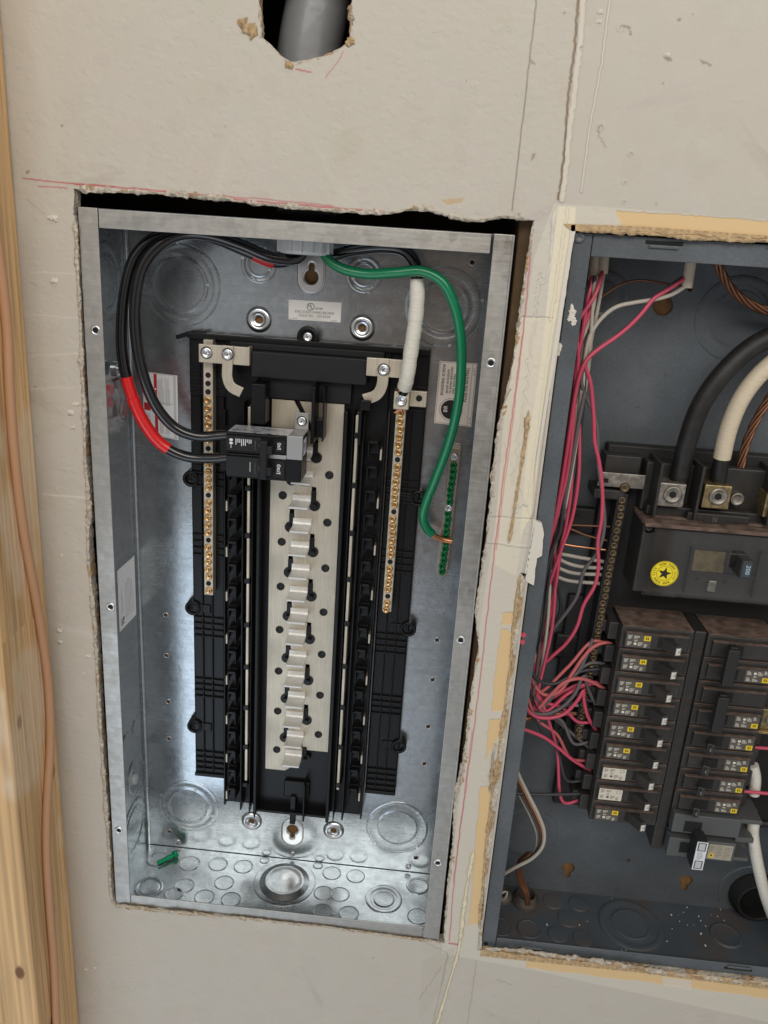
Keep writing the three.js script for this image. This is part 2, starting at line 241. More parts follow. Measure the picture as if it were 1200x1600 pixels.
  // scratches and scuffs
  for (const [u, v, l] of [[985, 50, 22], [977, 40, 14], [1038, 88, 30], [1096, 96, 40], [1063, 30, 10], [835, 240, 14], [830, 95, 12], [45, 268, 6], [1045, 92, 9]]) stroke(c, wob([[u, v], [u + rr(-4, l * 0.5), v + rr(1, 10)]], 4, u), rr(1.2, 2.6), 'rgba(124,110,94,0.55)');
  for (const p of [[[935, 198], [936, 214], [946, 230]], [[660, 1470], [700, 1490], [690, 1540]], [[655, 1560], [690, 1510]], [[745, 1500], [730, 1600]], [[700, 1490], [676, 1600]], [[775, 1530], [800, 1538]]]) stroke(c, wob(p, 3, p[0][0]), 2, 'rgba(150,138,122,0.5)');
  fill(c, [[660, 1500], [712, 1478], [704, 1510], [668, 1580], [655, 1590]], 'rgba(170,158,140,0.18)');
});
paintMap.wrapS = paintMap.wrapT = THREE.ClampToEdgeWrapping; paintMap.repeat.set(1 / TS, 1 / TS); paintMap.offset.set(-TX0 / TS, -TY0 / TS);
const paintBump = canvasTex(2048, 2048, (c, n) => {
  c.fillStyle = 'rgb(128,128,128)'; c.fillRect(0, 0, n, n);
  for (let i = 0; i < 60000; i++) { const r = rr(1.2, 4.5), k = rnd() < 0.55 ? 255 : 0; c.fillStyle = `rgba(${k},${k},${k},${rr(0.03, 0.10)})`; c.beginPath(); c.ellipse(rnd() * n, rnd() * n, r * rr(1, 2.2), r, rr(-0.5, 0.5), 0, 7); c.fill(); }
  fill(c, [[880, 318], [1260, 348], [1260, -80], [912, -80]], 'rgba(128,128,128,0.55)');
  for (const [p, w, s] of [[[[903, 0], [897, 80], [889, 140], [884, 200], [878, 270], [872, 312]], 2.4, 3], [[[838, 0], [822, 140], [800, 330]], 1, 1]]) stroke(c, wob(p, 2, s), w, 'rgba(10,10,10,0.6)');
  stroke(c, wob([[911, 0], [905, 80], [897, 150], [890, 200], [884, 270], [878, 312]], 3, 4), 8, 'rgba(255,255,255,0.45)');
  stroke(c, wob([[953, 0], [940, 100], [922, 195], [908, 300]], 1.5, 2), 3, 'rgba(255,255,255,0.6)');
  for (const a of TAN_AREAS) fill(c, wob([...a, a[0]], 2.5, 5), 'rgba(60,60,60,0.8)');
  stroke(c, wob([[805, 496], [866, 498]], 1, 6), 3, 'rgba(20,20,20,0.7)'); stroke(c, wob([[866, 498], [846, 640], [824, 790]], 2, 6), 4, 'rgba(240,240,240,0.5)');
  stroke(c, wob([[788, 690], [830, 810]], 1, 6), 2, 'rgba(240,240,240,0.4)'); stroke(c, wob([[767, 808], [831, 812]], 2, 7), 3, 'rgba(20,20,20,0.7)'); stroke(c, wob([[760, 846], [832, 856]], 2, 7), 4, 'rgba(245,245,245,0.6)');
  stroke(c, wob([[845, 430], [840, 460], [826, 560], [818, 640], [800, 760]], 7, 8), 3, 'rgba(20,20,20,0.6)');
  stroke(c, wob([[888, 325], [872, 420], [860, 500]], 3, 8), 4, 'rgba(245,245,245,0.6)');
  for (const [u, v, r] of [[84, 343, 4], [85, 441, 4], [970, 42, 4], [938, 198, 4], [985, 240, 3], [976, 285, 2.5], [974, 315, 2.5], [907, 74, 3], [96, 868, 2.5]]) { const q = px2(c, u, v); c.fillStyle = 'rgba(245,245,245,0.3)'; c.beginPath(); c.arc(q[0], q[1], r * 1.5, 0, 7); c.fill(); c.fillStyle = 'rgba(0,0,0,0.5)'; c.beginPath(); c.ellipse(q[0] + 1, q[1] + 1, r * 0.7, r * 0.5, u, 0, 7); c.fill(); }
});
paintBump.colorSpace = THREE.NoColorSpace; paintBump.wrapS = paintBump.wrapT = THREE.ClampToEdgeWrapping; paintBump.repeat.copy(paintMap.repeat); paintBump.offset.copy(paintMap.offset);
mat.paint = std({ color: 0xffffff, roughness: 0.62, map: paintMap, bumpMap: paintBump, bumpScale: 0.0024 });
const wallShape = poly([[-1.3, -1.3], [1.5, -1.3], [1.5, 1.3], [-1.3, 1.3]]);
for (const h of [opening, pipeHole, rightHole]) wallShape.holes.push(new THREE.Path(h));
const wall = structure(mesh('wall', new THREE.ExtrudeGeometry(wallShape, { depth: TH, bevelEnabled: false }).translate(0, 0, WZ - TH), [mat.paint, mat.gypsum]));
wall.userData.label = 'painted beige plasterboard wall with two cut openings';
// cavity behind the board
const sheathing = structure(mesh('sheathing', box(-1.3, 1.5, -1.3, 1.3, -0.145, -0.118), mat.dark)); sheathing.userData.label = 'dark sheathing at the back of the wall cavity';
for (const [x0, x1, y0, y1, l] of [[-W2, W2, -H2, H2, 'new'], [RX0, RX1, RY0, RY1, 'old']]) structure(mesh('backing_board', box(x0 + 0.01, x1 - 0.01, y0 + 0.01, y1 - 0.01, -0.1125, -0.0985), mat.ply)).userData.label = `brown wooden board behind the ${l} panel box`;
for (const [x0, x1, y0, y1] of [[-1.3, -1.28, -1.3, 1.3], [1.48, 1.5, -1.3, 1.3], [-1.28, 1.48, -1.3, -1.28], [-1.28, 1.48, 1.28, 1.3]]) structure(mesh('wall_plate', box(x0, x1, y0, y1, -0.118, WZ - TH), mat.dark));
const backing = structure(mesh('backing_stud', rbox(0.1855, 0.2225, -1.25, 1.25, -0.098, WZ - TH - 0.0008, 0.002), std({ color: rgb(0.26, 0.18, 0.115), roughness: 0.85, map: mat.ply.map }))); backing.userData.label = 'rough framing timber between the two panel boxes';
// torn paper and plaster along the cuts
const alongPx = a => a.map(p => wp(...p));
mesh('torn_paper', burr(alongPx(openingPx.slice(30)), 0.0021, 101, WZ), mat.gypsum, wall);
mesh('torn_paper', burr(alongPx(openingPx.slice(0, 12)).map(p => p.setY(p.y + 0.0004)), 0.0023, 102, WZ - 0.001), mat.gypsum, wall);
mesh('torn_paper', burr(alongPx(openingPx.slice(11, 28)), 0.0019, 103, WZ - 0.001), mat.gypsum, wall);
mesh('torn_paper', burr(alongPx(openingPx.slice(27, 33)), 0.0018, 104, WZ - 0.001), mat.gypsum, wall);
mesh('torn_paper', burr(alongPx(holePx.slice(1, 15)), 0.0013, 105, WZ - 0.0005), mat.gypsum, wall);
mesh('torn_paper', burr(alongPx([[371, 30], [380, 38], [392, 48], [404, 56]]), 0.0042, 106, WZ), mat.paperTan, wall);
mesh('torn_paper', burr(alongPx([[545, 8], [548, 20], [549, 36]]), 0.002, 107, WZ), mat.gypsum, wall);
mesh('torn_paper', burr(alongPx([[540, 72], [548, 64], [550, 58]]), 0.003, 108, WZ), mat.paperTan, wall);
mesh('torn_paper', burr(alongPx([[446, 96], [452, 103], [460, 104]]), 0.003, 109, WZ), mat.paperTan, wall);
for (const [u, v, s] of [[84, 342, 0.004], [78, 340, 0.003], [85, 440, 0.004], [92, 985, 0.003], [93, 1003, 0.003], [137, 1026, 0.0035], [110, 646, 0.004], [118, 632, 0.004], [112, 668, 0.003], [96, 868, 0.002], [131, 1052, 0.002], [133, 1515, 0.003], [147, 1512, 0.002], [938, 20, 0.003], [935, 34, 0.003], [1042, 88, 0.003]]) {
  const p = wp(u, v); mesh('gouge', burr([[-1, -0.6], [-0.2, 0.3], [0.5, -0.2], [1, 0.8]].map(([x, y]) => new THREE.Vector3(p.x + x * s * 0.7, p.y + y * s, 0)), s * 0.5, u, WZ, 0.7), mat.paperWhite, wall);
}
// caulk and torn board edge lapping over the old panel's flange
function lap(outer, inner, amp, s, m, z0 = WZ - 0.0045, th = 0.0055) {
  const a = jag(inner.map(p => V(p[0], p[1], 0)), 0.0018, amp, s, false), b = outer.map(p => V(p[0], p[1], 0)).reverse();
  return mesh('caulk', ext(poly([...a, ...b]), th, z0), m, wall);
}
const leftIn = [[898, 352], [896, 370], [872, 530], [843, 700], [841, 716], [836, 724], [834, 770], [831, 808], [846, 816], [849, 832], [846, 866], [838, 870], [833, 912], [822, 906], [816, 896], [813, 893], [811, 920], [808, 940], [804, 972], [799, 1036], [791, 1095], [784, 1140], [777, 1190], [770, 1236], [760, 1324], [749, 1447], [747, 1468], [752, 1480]];
const leftOut = leftIn.map(([u, v]) => { const p = V(u, v, 0); const q = new THREE.Vector3(RX0 - 0.004, p.y, 0).sub(CAM); const c = AX.map(a => a.dot(q)); return [600 + F * c[0] / -c[2], 800 - F * c[1] / -c[2]]; });
lap(leftOut.slice(0, 16), leftIn.slice(0, 16), 0.0006, 41, mat.paperWhite);
lap(leftOut.slice(15), leftIn.slice(15), 0.0016, 42, mat.gypsum);
lap([[880, 350], [1000, 354], [1300, 376]], [[893, 362], [925, 359], [960, 360], [990, 362], [1040, 367], [1080, 366], [1118, 371], [1125, 374], [1150, 370], [1200, 374], [1300, 382]], 0.0022, 43, mat.paperTan);
lap([[750, 1489], [1000, 1515], [1300, 1554]], [[754, 1479], [790, 1484], [840, 1490], [943, 1502], [1072, 1521], [1200, 1535], [1300, 1547]], 0.0016, 44, mat.paperTan);
mesh('torn_paper', burr(alongPx([[757, 1482], [800, 1484], [860, 1492], [943, 1503], [1072, 1524], [1200, 1538], [1280, 1548]]), 0.003, 111, WZ), mat.gypsum, wall);
mesh('torn_paper', burr(alongPx([[812, 897], [807, 940], [802, 985], [796, 1050], [788, 1110], [778, 1180], [768, 1245], [759, 1330], [748, 1450]]), 0.0015, 112, WZ + 0.0005), mat.paperTan, wall);
mesh('torn_paper', burr(alongPx([[897, 360], [940, 361], [985, 363], [1040, 368], [1120, 374], [1200, 376], [1280, 382]]), 0.0018, 113, WZ), mat.paperTan, wall);
mesh('torn_paper', burr(alongPx([[873, 320], [866, 335], [860, 400], [852, 440], [840, 445]]), 0.0017, 114, WZ), mat.paperWhite, wall);
mesh('torn_paper', burr(alongPx([[826, 640], [820, 690], [806, 780], [795, 850]]), 0.0015, 115, WZ + 0.001), mat.paperTan, wall);
mesh('torn_paper', burr(alongPx([[774, 1160], [770, 1185], [766, 1240]]), 0.002, 116, WZ + 0.001), mat.gypsum, wall);
mesh('torn_paper', burr(alongPx([[740, 1327], [734, 1360], [727, 1400], [721, 1450], [717, 1480], [706, 1520], [692, 1568], [682, 1602], [676, 1640]]), 0.0017, 117, WZ + 0.0012), std({ color: rgb(0.74, 0.66, 0.46), roughness: 0.9 }), wall);
mesh('torn_paper', burr(alongPx([[804, 805], [812, 790], [818, 786], [826, 792]]), 0.002, 118, WZ), mat.paperWhite, wall);
mesh('torn_paper', burr(alongPx([[770, 765], [772, 740], [780, 715], [786, 690], [787, 660]]), 0.003, 119, WZ - 0.003), mat.gypsum, wall);
mesh('torn_paper', burr(alongPx([[726, 1165], [730, 1185], [722, 1205], [714, 1260], [718, 1280]]), 0.004, 120, WZ - 0.003), mat.gypsum, wall);

// ---------------------------------------------------------------- timber stud and its cable
const woodTex = tex(512, (u, v) => {
  const w = (fbm(u, v, 4, 131) - 0.5) * 0.10, g = Math.sin((u + w) * 62.8 + 4 * fbm(u, v, 3, 132)) * 0.5 + 0.5, f = noise(u * 230, v * 9, 9999, 133), b = fbm(u, v, 3, 134);
  let t = 0.88 + 0.05 * (g - 0.5) + 0.2 * (f - 0.5) + 0.14 * (b - 0.5), r = [t * 0.98, t * 0.83, t * 0.63];
  for (const [ku, kv, s] of [[0.40, 0.13, 0.012], [0.96, 0.30, 0.015], [0.03, 0.47, 0.010], [0.985, 0.62, 0.011], [0.41, 0.58, 0.010], [0.93, 0.80, 0.013], [0.05, 0.90, 0.009], [0.38, 0.83, 0.011]]) { const d = Math.hypot((u - ku) / 1.2, v - kv) / s; if (d < 1) { const k = d < 0.75 ? 0.75 : 0.45; r = [mix(r[0], 0.36, k), mix(r[1], 0.22, k), mix(r[2], 0.12, k)]; } else if (d < 2) r = r.map(x => x * (0.93 + 0.035 * d)); }
  const p = 0.6 * clamp((fbm(u, v, 6, 135) - 0.57) * 14) * (0.6 + 0.4 * noise(u * 80, v * 80, 80, 136));
  return [mix(r[0], 0.93, p), mix(r[1], 0.89, p), mix(r[2], 0.84, p)];
}, { color: true, metres: 0.42, m: 1024 }); woodTex.repeat.set(1 / 0.42, 1 / 0.9);
mat.wood = std({ color: rgb(0.86, 0.80, 0.72), roughness: 0.75, map: woodTex, bumpMap: tex(256, (u, v) => noise(u * 120, v * 6, 9999, 137), { metres: 0.3 }), bumpScale: 0.0006 });
const SX = -0.233;
const stud = tag(mesh('timber_stud', rbox(SX - 0.038, SX, -1.1, 1.1, WZ + 0.0005, 0.090, 0.004, 3), mat.wood), 'pale knotty timber stud standing on edge against the beige wall', 'stud');
tag(mesh('timber_stud', rbox(SX - 0.112, SX - 0.0405, -1.1, 1.1, WZ + 0.0005, 0.040, 0.003, 2), mat.wood), 'second timber stud mostly hidden behind the knotty one', 'stud');
tag(mesh('cable', tube([[-14, 300], [-4, 380], [5, 450], [12, 520], [15, 600], [22, 700], [36, 820], [50, 900], [64, 980], [76, 1070], [79, 1160], [74, 1250], [73, 1330], [78, 1420], [84, 1500], [87, 1570], [89, 1640]].map(([u, v]) => VX(u, v, SX + 0.0042)), 0.0042, 120), std({ color: rgb(0.50, 0.275, 0.15), roughness: 0.5 })), 'brown sheathed cable running down the pale timber stud', 'cable');

// ---------------------------------------------------------------- conduit in the wall
tag(mesh('conduit_pipe', M(tube([V(508, -90, -0.052), V(498, 0, -0.050), V(482, 95, -0.049), new THREE.Vector3(0.003, 0.40, -0.052), new THREE.Vector3(0.003, 0.376, -0.05)], 0.0262, 60, 28)), mat.pvc), 'grey plastic conduit pipe seen inside the ragged wall hole', 'pipe');

// ---------------------------------------------------------------- new galvanised panel box
const T = 0.0014;
const encl = thing('panel_enclosure', 'new shiny galvanised steel breaker panel box set in the wall', 'electrical panel');
const back = poly([[-W2, -H2], [W2, -H2], [W2, H2], [-W2, H2]]);
const circ = (x, y, r) => { const p = new THREE.Path(); p.absarc(x, y, r, 0, 2 * Math.PI, false); return p; };
function keyhole(x, y, up) { const p = new THREE.Path(); p.absarc(x, y, 0.0075, up ? Math.PI / 2 - 0.5 : -Math.PI / 2 + 0.5, up ? Math.PI / 2 + 0.5 : -Math.PI / 2 - 0.5, up ? true : false); const s = up ? 1 : -1; p.absarc(x, y + s * 0.0105, 0.0036, up ? Math.PI : -Math.PI, 0, up ? true : false); p.closePath(); return p; }
const smallHoles = [[738, 410], [683, 1000], [676, 1062], [669, 1135], [663, 1193], [650, 1340], [259, 961], [260, 1024], [263, 1096], [264, 1154], [265, 1299]].map(p => V(p[0], p[1], BZ));
const bosses = [[-0.049, 0.278], [0.0525, 0.277], [-0.05, -0.3155], [0.05, -0.317]], keys = [[0.001, 0.321, true], [0.0, -0.322, false]];
for (const p of smallHoles) back.holes.push(circ(p.x, p.y, 0.0023));
for (const [x, y] of bosses) back.holes.push(circ(x, y, 0.0034));
for (const [x, y, up] of keys) back.holes.push(keyhole(x, y, up));
mesh('back_plate', ext(back, T, BZ - T), mat.galv, encl);
mesh('side_wall', box(-W2, -W2 + T, -H2, H2, BZ + 0.0001, -0.0012), mat.galv, encl);
mesh('side_wall', box(W2 - T, W2, -H2, H2, BZ + 0.0001, -0.0012), mat.galv, encl);
const topWall = mesh('top_wall', box(-W2 + T, W2 - T, H2 - T, H2, BZ + 0.0001, -0.0012), mat.galv, encl);
const bottomWall = mesh('bottom_wall', box(-W2 + T, W2 - T, -H2, -H2 + T, BZ + 0.0011, -0.0012), mat.galv, encl);
// folded bends along the back corners
const bend = (len, r, k) => { const p = [[0, 0]]; const a = []; for (let i = 0; i <= 8; i++) { const t = i / 8 * Math.PI / 2; a.push([k * r * (1 - Math.sin(t)), r * (1 - Math.cos(t))]); } p.push(...a); return ext(poly(p), len); };
for (const x of [-1, 1]) { const g = bend(2 * H2 - 2 * T - 0.001, 0.0042, x); mesh('bend', g.rotateX(Math.PI / 2).translate(-x * -1 * 0 + (x < 0 ? W2 - T : -W2 + T), H2 - T - 0.0005, BZ + 0.0002), mat.galv, encl); }
// flanges with a rolled edge
const FW = 0.0165;
const flangeL = mesh('flange', rbox(-W2 - 0.0003, -W2 + FW, -H2 - 0.0003, H2 + 0.0003, -0.0012, 0.0002, 0.0006), mat.galvFlange, encl);
const flangeR = mesh('flange', M(rbox(W2 - FW, W2 + 0.0003, -H2 - 0.0003, H2 + 0.0003, -0.0012, 0.0004, 0.0007), rbox(W2 - 0.0014, W2 + 0.0005, -H2, H2, -0.004, 0.0014, 0.0008)), mat.galvFlange, encl);
mesh('flange', rbox(-W2 + FW + 0.0006, W2 - FW - 0.002, H2 - 0.0155, H2 - 0.0003, -0.0012, 0.0001, 0.0006), mat.galvFlange, encl);
mesh('flange', rbox(-W2 + FW + 0.0006, W2 - FW - 0.002, -H2 + 0.0003, -H2 + 0.0155, -0.0012, 0.0001, 0.0006), mat.galvFlange, encl);
for (const [u, v, f, z] of [[149.4, 516, flangeL, 0.0002], [173, 948, flangeL, 0.0002], [186, 1297, flangeL, 0.0002], [767, 567, flangeR, 0.0004], [720, 1000, flangeR, 0.0004], [684, 1348, flangeR, 0.0004]]) { const p = V(u, v, z); const s = mesh('dimple', lathez([[0.0046, 0], [0.0042, 0.0009], [0.0032, 0.0012], [0.0025, 0.0006], [0.0023, 0.0002]], p.x, p.y, z, 20), mat.zinc, f); mesh('hole', cylz(0.0024, 0.0004, p.x, p.y, z + 0.0003, 14), mat.hole, f); }
for (const p of smallHoles) mesh('hole_rim', new THREE.TorusGeometry(0.0027, 0.00045, 6, 18).translate(p.x, p.y, BZ + 0.0001), mat.zinc, encl);
for (const [x, y] of bosses) mesh('mounting_boss', lathez([[0.0128, 0], [0.0120, 0.0016], [0.0105, 0.0030], [0.0088, 0.0036], [0.0074, 0.0032], [0.0066, 0.0022], [0.0052, 0.0016], [0.0042, 0.0016], [0.0036, 0.0008], [0.0034, -0.0010]], x, y, BZ, 40), mat.zinc, encl);
for (const [x, y, up] of keys) {
  const s = new THREE.Shape(), r = 0.0125, d = 0.0065, cy = y + (up ? 0.004 : -0.004); s.absarc(x, cy + d, r, 0, Math.PI, false); s.absarc(x, cy - d, r, Math.PI, 2 * Math.PI, false); s.closePath(); s.holes.push(keyhole(x, y, up));
  mesh('keyhole_slot', new THREE.ExtrudeGeometry(s, { depth: 0.0006, bevelEnabled: true, bevelThickness: 0.0022, bevelSize: 0.0024, bevelOffset: -0.001, bevelSegments: 4, curveSegments: 20 }).translate(0, 0, BZ - 0.0015), mat.zinc, encl);
}
// stamped knockouts: stepped rings pressed into the sheet
const koProfile = (rs, h = 0.0009) => { const p = []; rs.forEach((r, i) => { const a = i % 2 ? h * 0.35 : h, b = i % 2 ? h : 0; p.push([r, b], [r - 0.0007, a]); }); p.push([0.0002, p[p.length - 1][1]]); return p; };
const UP = new THREE.Vector3(0, 1, 0);
function knockout(p, n, rs, h, m = mat.galv, parent = encl) { const g = lathe(koProfile(rs, h), 48); g.applyQuaternion(new THREE.Quaternion().setFromUnitVectors(UP, n)); return mesh('knockout', g.translate(p.x, p.y, p.z), m, parent); }
const NZ = new THREE.Vector3(0, 0, 1), NX = new THREE.Vector3(1, 0, 0);
for (const [u, v, rs] of [[283.5, 445.5, [0.039, 0.033, 0.027, 0.023]], [693.5, 480, [0.0375, 0.030, 0.0255, 0.0215]], [295, 1259, [0.0370, 0.0315, 0.0255, 0.0225]], [620.6, 1293, [0.037, 0.0335, 0.0245, 0.0225]], [405, 414, [0.0175, 0.0145, 0.0115, 0.0095]], [569, 429, [0.0175, 0.0145, 0.0115, 0.0095]]]) {
  const ko = knockout(V(u, v, BZ), NZ, rs, 0.0008); const c = V(u, v, BZ);
  for (let k = 0; k < 4; k++) { const a = k * 1.571 + u * 0.1, r = rs[k % 3] - 0.0005; mesh('tie_point', rbox(c.x + Math.cos(a) * r - 0.0016, c.x + Math.cos(a) * r + 0.0016, c.y + Math.sin(a) * r - 0.0012, c.y + Math.sin(a) * r + 0.0012, BZ + 0.0004, BZ + 0.0013, 0.0004), mat.zinc, ko); }
}
for (const [u, v, rs] of [[166, 440, [0.036, 0.030, 0.024, 0.0205]], [212.7, 1134, [0.0115]], [197, 1160, [0.012]], [214, 1205, [0.0235, 0.0175]], [210, 1290, [0.034, 0.0285, 0.024]]]) { const p = VX(u, v, -W2 + T); if (p.z < BZ + 0.04 || rs.length < 3) p.z = Math.max(p.z, BZ + rs[0] + 0.006); knockout(p, NX, rs, 0.0009); }
{
  const z0 = [160, 1180], k = 2.143, YB = -H2 + T, at = (x, y) => VY(z0[0] + x / k, z0[1] + y / k, YB);
  for (const [x, y, r] of [[185, 350, 0.0125], [292, 363, 0.0125], [388, 365, 0.0115], [472, 373, 0.0115], [275, 437, 0.0115], [408, 427, 0.0115], [240, 465, 0.0105], [342, 475, 0.0115], [430, 483, 0.0115], [543, 352, 0.006], [722, 370, 0.006], [768, 395, 0.0112], [848, 405, 0.0112], [740, 462, 0.0115], [795, 466, 0.0115], [737, 522, 0.0115], [825, 530, 0.0115], [1055, 540, 0.012]]) knockout(at(x, y), UP, [r, r - 0.0012], 0.0006);
  for (const [x, y, rs] of [[157, 443, [0.0165, 0.0135, 0.0115]], [1055, 438, [0.0135, 0.0105]], [942, 482, [0.0215, 0.0165, 0.0125, 0.0095]]]) knockout(at(x, y), UP, rs, 0.0010);
  const c = at(610, 425); mesh('knockout', lathe([[0.0365, 0], [0.0355, 0.0009], [0.0300, 0.0004], [0.0292, 0.0012], [0.0262, 0.0016], [0.0235, 0.0030], [0.0215, 0.0034], [0.0195, 0.0026], [0.0150, 0.0022], [0.0002, 0.0022]], 56).translate(c.x, c.y, c.z), mat.galv, encl);
}
for (const [u, v] of [[278, 1315], [457, 1334], [638, 1354]]) { const p = V(u, v, BZ); mesh('rivet', lathez([[0.0036, 0], [0.0034, 0.0011], [0.0022, 0.0014], [0.0016, 0.0006], [0.0002, 0.0006]], p.x, p.y, BZ, 18), mat.zinc, encl); }
// printed stickers on the box
function sticker(parent, corners, w, h, draw, rough = 0.45, name = 'sticker') { return mesh(name, quad(...corners), std({ color: 0xffffff, roughness: rough, map: canvasTex(w, h, draw) }), parent, { keepUV: true }); }
const squiggles = (c, x, y, w, lines, dy, px = 2.2) => { for (let l = 0; l < lines; l++) { let k = x; const end = x + w * (l === lines - 1 ? 0.6 : rr(0.85, 1)); while (k < end) { const d = rr(4, 13); c.fillRect(k, y + l * dy, Math.min(d, end - k), px); k += d + 3; } } };
const SZ = BZ + 0.0004;
sticker(encl, [V(451, 468, SZ), V(534, 473, SZ), V(532, 504, SZ), V(451, 499, SZ)], 540, 208, (c, w, h) => {
  c.fillStyle = '#e9e4de'; c.fillRect(0, 0, w, h); c.strokeStyle = '#222'; c.lineWidth = 6; c.beginPath(); c.arc(228, 62, 36, 0, 7); c.stroke(); c.fillStyle = '#222';
  c.font = 'bold 42px sans-serif'; c.textAlign = 'center'; c.fillText('U', 216, 66); c.fillText('L', 240, 84); c.font = 'bold 25px sans-serif'; c.textAlign = 'left'; c.fillText('LISTED', 270, 86);
  c.font = '36px sans-serif'; c.textAlign = 'center'; c.fillText('ENCLOSED PANELBOARD', 268, 132); c.fillText('ISSUE NO.   E514328', 268, 170); c.font = '17px sans-serif'; c.textAlign = 'left'; c.fillText('G-1023TR', 14, 200); c.fillText('09-2023', 440, 202); c.fillRect(24, 14, 3, 14);
}).userData.label = 'white listing label reading enclosed panelboard';
sticker(encl, [V(687, 564, SZ), V(746, 568, SZ), V(736, 667, SZ), V(678, 661, SZ)], 360, 620, (c, w, h) => {
  c.fillStyle = '#dccdc0'; c.fillRect(0, 0, w, h); c.strokeStyle = '#4a423c'; c.lineWidth = 3; c.strokeRect(9, 9, w - 18, h - 18); c.beginPath(); c.moveTo(318, 9); c.lineTo(318, h - 9); c.stroke();
  c.fillStyle = '#15130f'; c.beginPath(); c.arc(150, 468, 96, 0, 7); c.fill(); for (let k = 0; k < 40; k++) { const a = k * Math.PI / 20; c.save(); c.translate(150 + Math.cos(a) * 110, 468 + Math.sin(a) * 110); c.rotate(a); c.fillRect(-5, -3, 10, 6); c.restore(); }
  const up = (t, x, y, f, a = 'left') => { c.save(); c.translate(x, y); c.rotate(-Math.PI / 2); c.font = f; c.textAlign = a; c.fillText(t, 0, 0); c.restore(); };
  up('BONDING SCREW', 62, 335, 'bold 37px sans-serif'); up('WHEN REQUIRED', 105, 310, 'bold 29px sans-serif'); up('TO BOND GROUND', 136, 310, 'bold 29px sans-serif'); up('AND NEUTRAL', 166, 310, 'bold 29px sans-serif'); up('PARTS PROVIDED', 226, 310, 'bold 27px sans-serif'); up('PLUG-ON NEUTRAL', 290, 382, 'bold 37px sans-serif');
  up('No. 23-1', 344, 120, '20px sans-serif'); up('Pt. 102', 344, 590, '20px sans-serif'); c.fillStyle = '#dccdc0'; up('BR', 116, 468, 'bold 52px sans-serif', 'center');
}).userData.label = 'beige bonding screw instruction label';
sticker(encl, [V(222, 580, SZ), V(277, 587, SZ), V(279, 688, SZ), V(226, 678, SZ)], 320, 580, (c, w, h) => {
  c.fillStyle = '#dcdcdc'; c.fillRect(0, 0, w, h); c.strokeStyle = '#777'; c.lineWidth = 3; c.strokeRect(6, 6, w - 40, h - 12); c.strokeRect(w - 26, 6, 8, h - 12); c.fillStyle = '#b4202c'; c.fillRect(104, 10, 28, h - 20); c.fillRect(8, 280, 60, 70); c.fillStyle = '#fff'; c.beginPath(); c.moveTo(118, 130); c.lineTo(128, 148); c.lineTo(108, 148); c.fill();
  c.fillStyle = '#555'; c.save(); c.translate(0, h); c.rotate(-Math.PI / 2); for (const [x, y, ww, l] of [[330, 30, 220, 5], [40, 150, 200, 4], [300, 150, 250, 5], [40, 205, 200, 4], [300, 205, 250, 5], [40, 30, 180, 4]]) squiggles(c, x, y, ww, l, 10, 3); c.restore(); c.fillStyle = '#a33'; c.fillRect(140, 60, 3, 180); c.fillStyle = '#777'; c.fillRect(140, 260, 140, 3);
}).userData.label = 'white warning label with a red stripe';
const lw = -W2 + T + 0.0003;
sticker(encl, [VX(183, 892, lw), VX(210, 868, lw), VX(213, 960, lw), VX(187, 988, lw)], 300, 520, (c, w, h) => {
  c.fillStyle = '#eef0f2'; c.fillRect(0, 0, w, h); c.fillStyle = '#444'; c.save(); c.translate(0, h); c.rotate(-Math.PI / 2); squiggles(c, 130, 52, 240, 2, 16, 4); squiggles(c, 60, 120, 330, 7, 22, 4); c.fillRect(30, 40, 60, 16); c.fillRect(36, 66, 20, 20); c.fillRect(66, 66, 30, 24); c.restore();
}).userData.label = 'white printed sticker on the inner side wall';

// ---------------------------------------------------------------- black interior carrying the bus bars
const inter = thing('panel_interior', 'black plastic bus bar interior with pale metal stabs inside the new panel', 'panel interior');
const IX = 0.0022;                                       // centre line
const yAt = (u, v, z) => V(u, v, z).y;
const ZB = BZ + 0.0005;
// wings with ribs
for (const s of [-1, 1]) {
  const xo = IX + s * 0.1185, xi = IX + s * 0.083, a = Math.min(xo, xi), b = Math.max(xo, xi);
  const wing = mesh('wing', M(rbox(a, b, -0.249, 0.262, ZB, -0.0875, 0.002), rbox(a, b, -0.251, -0.2465, ZB, -0.0845, 0.001)), mat.black, inter);
  for (let k = 0; k < 6; k++) for (let j = 0; j < 4; j++) { const y = 0.225 - k * 0.0865 - j * 0.0075 - (k % 2) * 0.01; if (y < -0.246) continue; mesh('rib', rbox(a + 0.001, b - 0.001, y - 0.0007, y + 0.0007, -0.0876, -0.0848, 0.0005, 1), mat.black, wing); }
  for (const x of [0.32, 0.62]) mesh('rib', rbox(mix(a, b, x) - 0.0006, mix(a, b, x) + 0.0006, -0.245, 0.25, -0.0876, -0.0846, 0.0005, 1), mat.black, wing);
  for (const y of s < 0 ? [0.113, -0.034, -0.184] : [0.112, -0.036, -0.184]) mesh('screw_boss', M(lathez([[0.0088, -0.001], [0.0088, 0.010], [0.0078, 0.0112], [0.0058, 0.0112], [0.0052, 0.0085], [0.0048, 0.0062], [0.0002, 0.0062]], xo - s * 0.0005, y, ZB, 28), rbox(Math.min(xo, xo - s * 0.02), Math.max(xo, xo - s * 0.02), y - 0.005, y + 0.005, ZB, -0.0855, 0.001)), mat.black, inter);
}
mesh('top_plate', M(rbox(IX - 0.1185, IX + 0.1185, 0.2, 0.262, ZB, -0.086, 0.002), rbox(IX - 0.1185, IX + 0.1185, 0.257, 0.2625, -0.0872, -0.080, 0.001)), mat.black, inter);
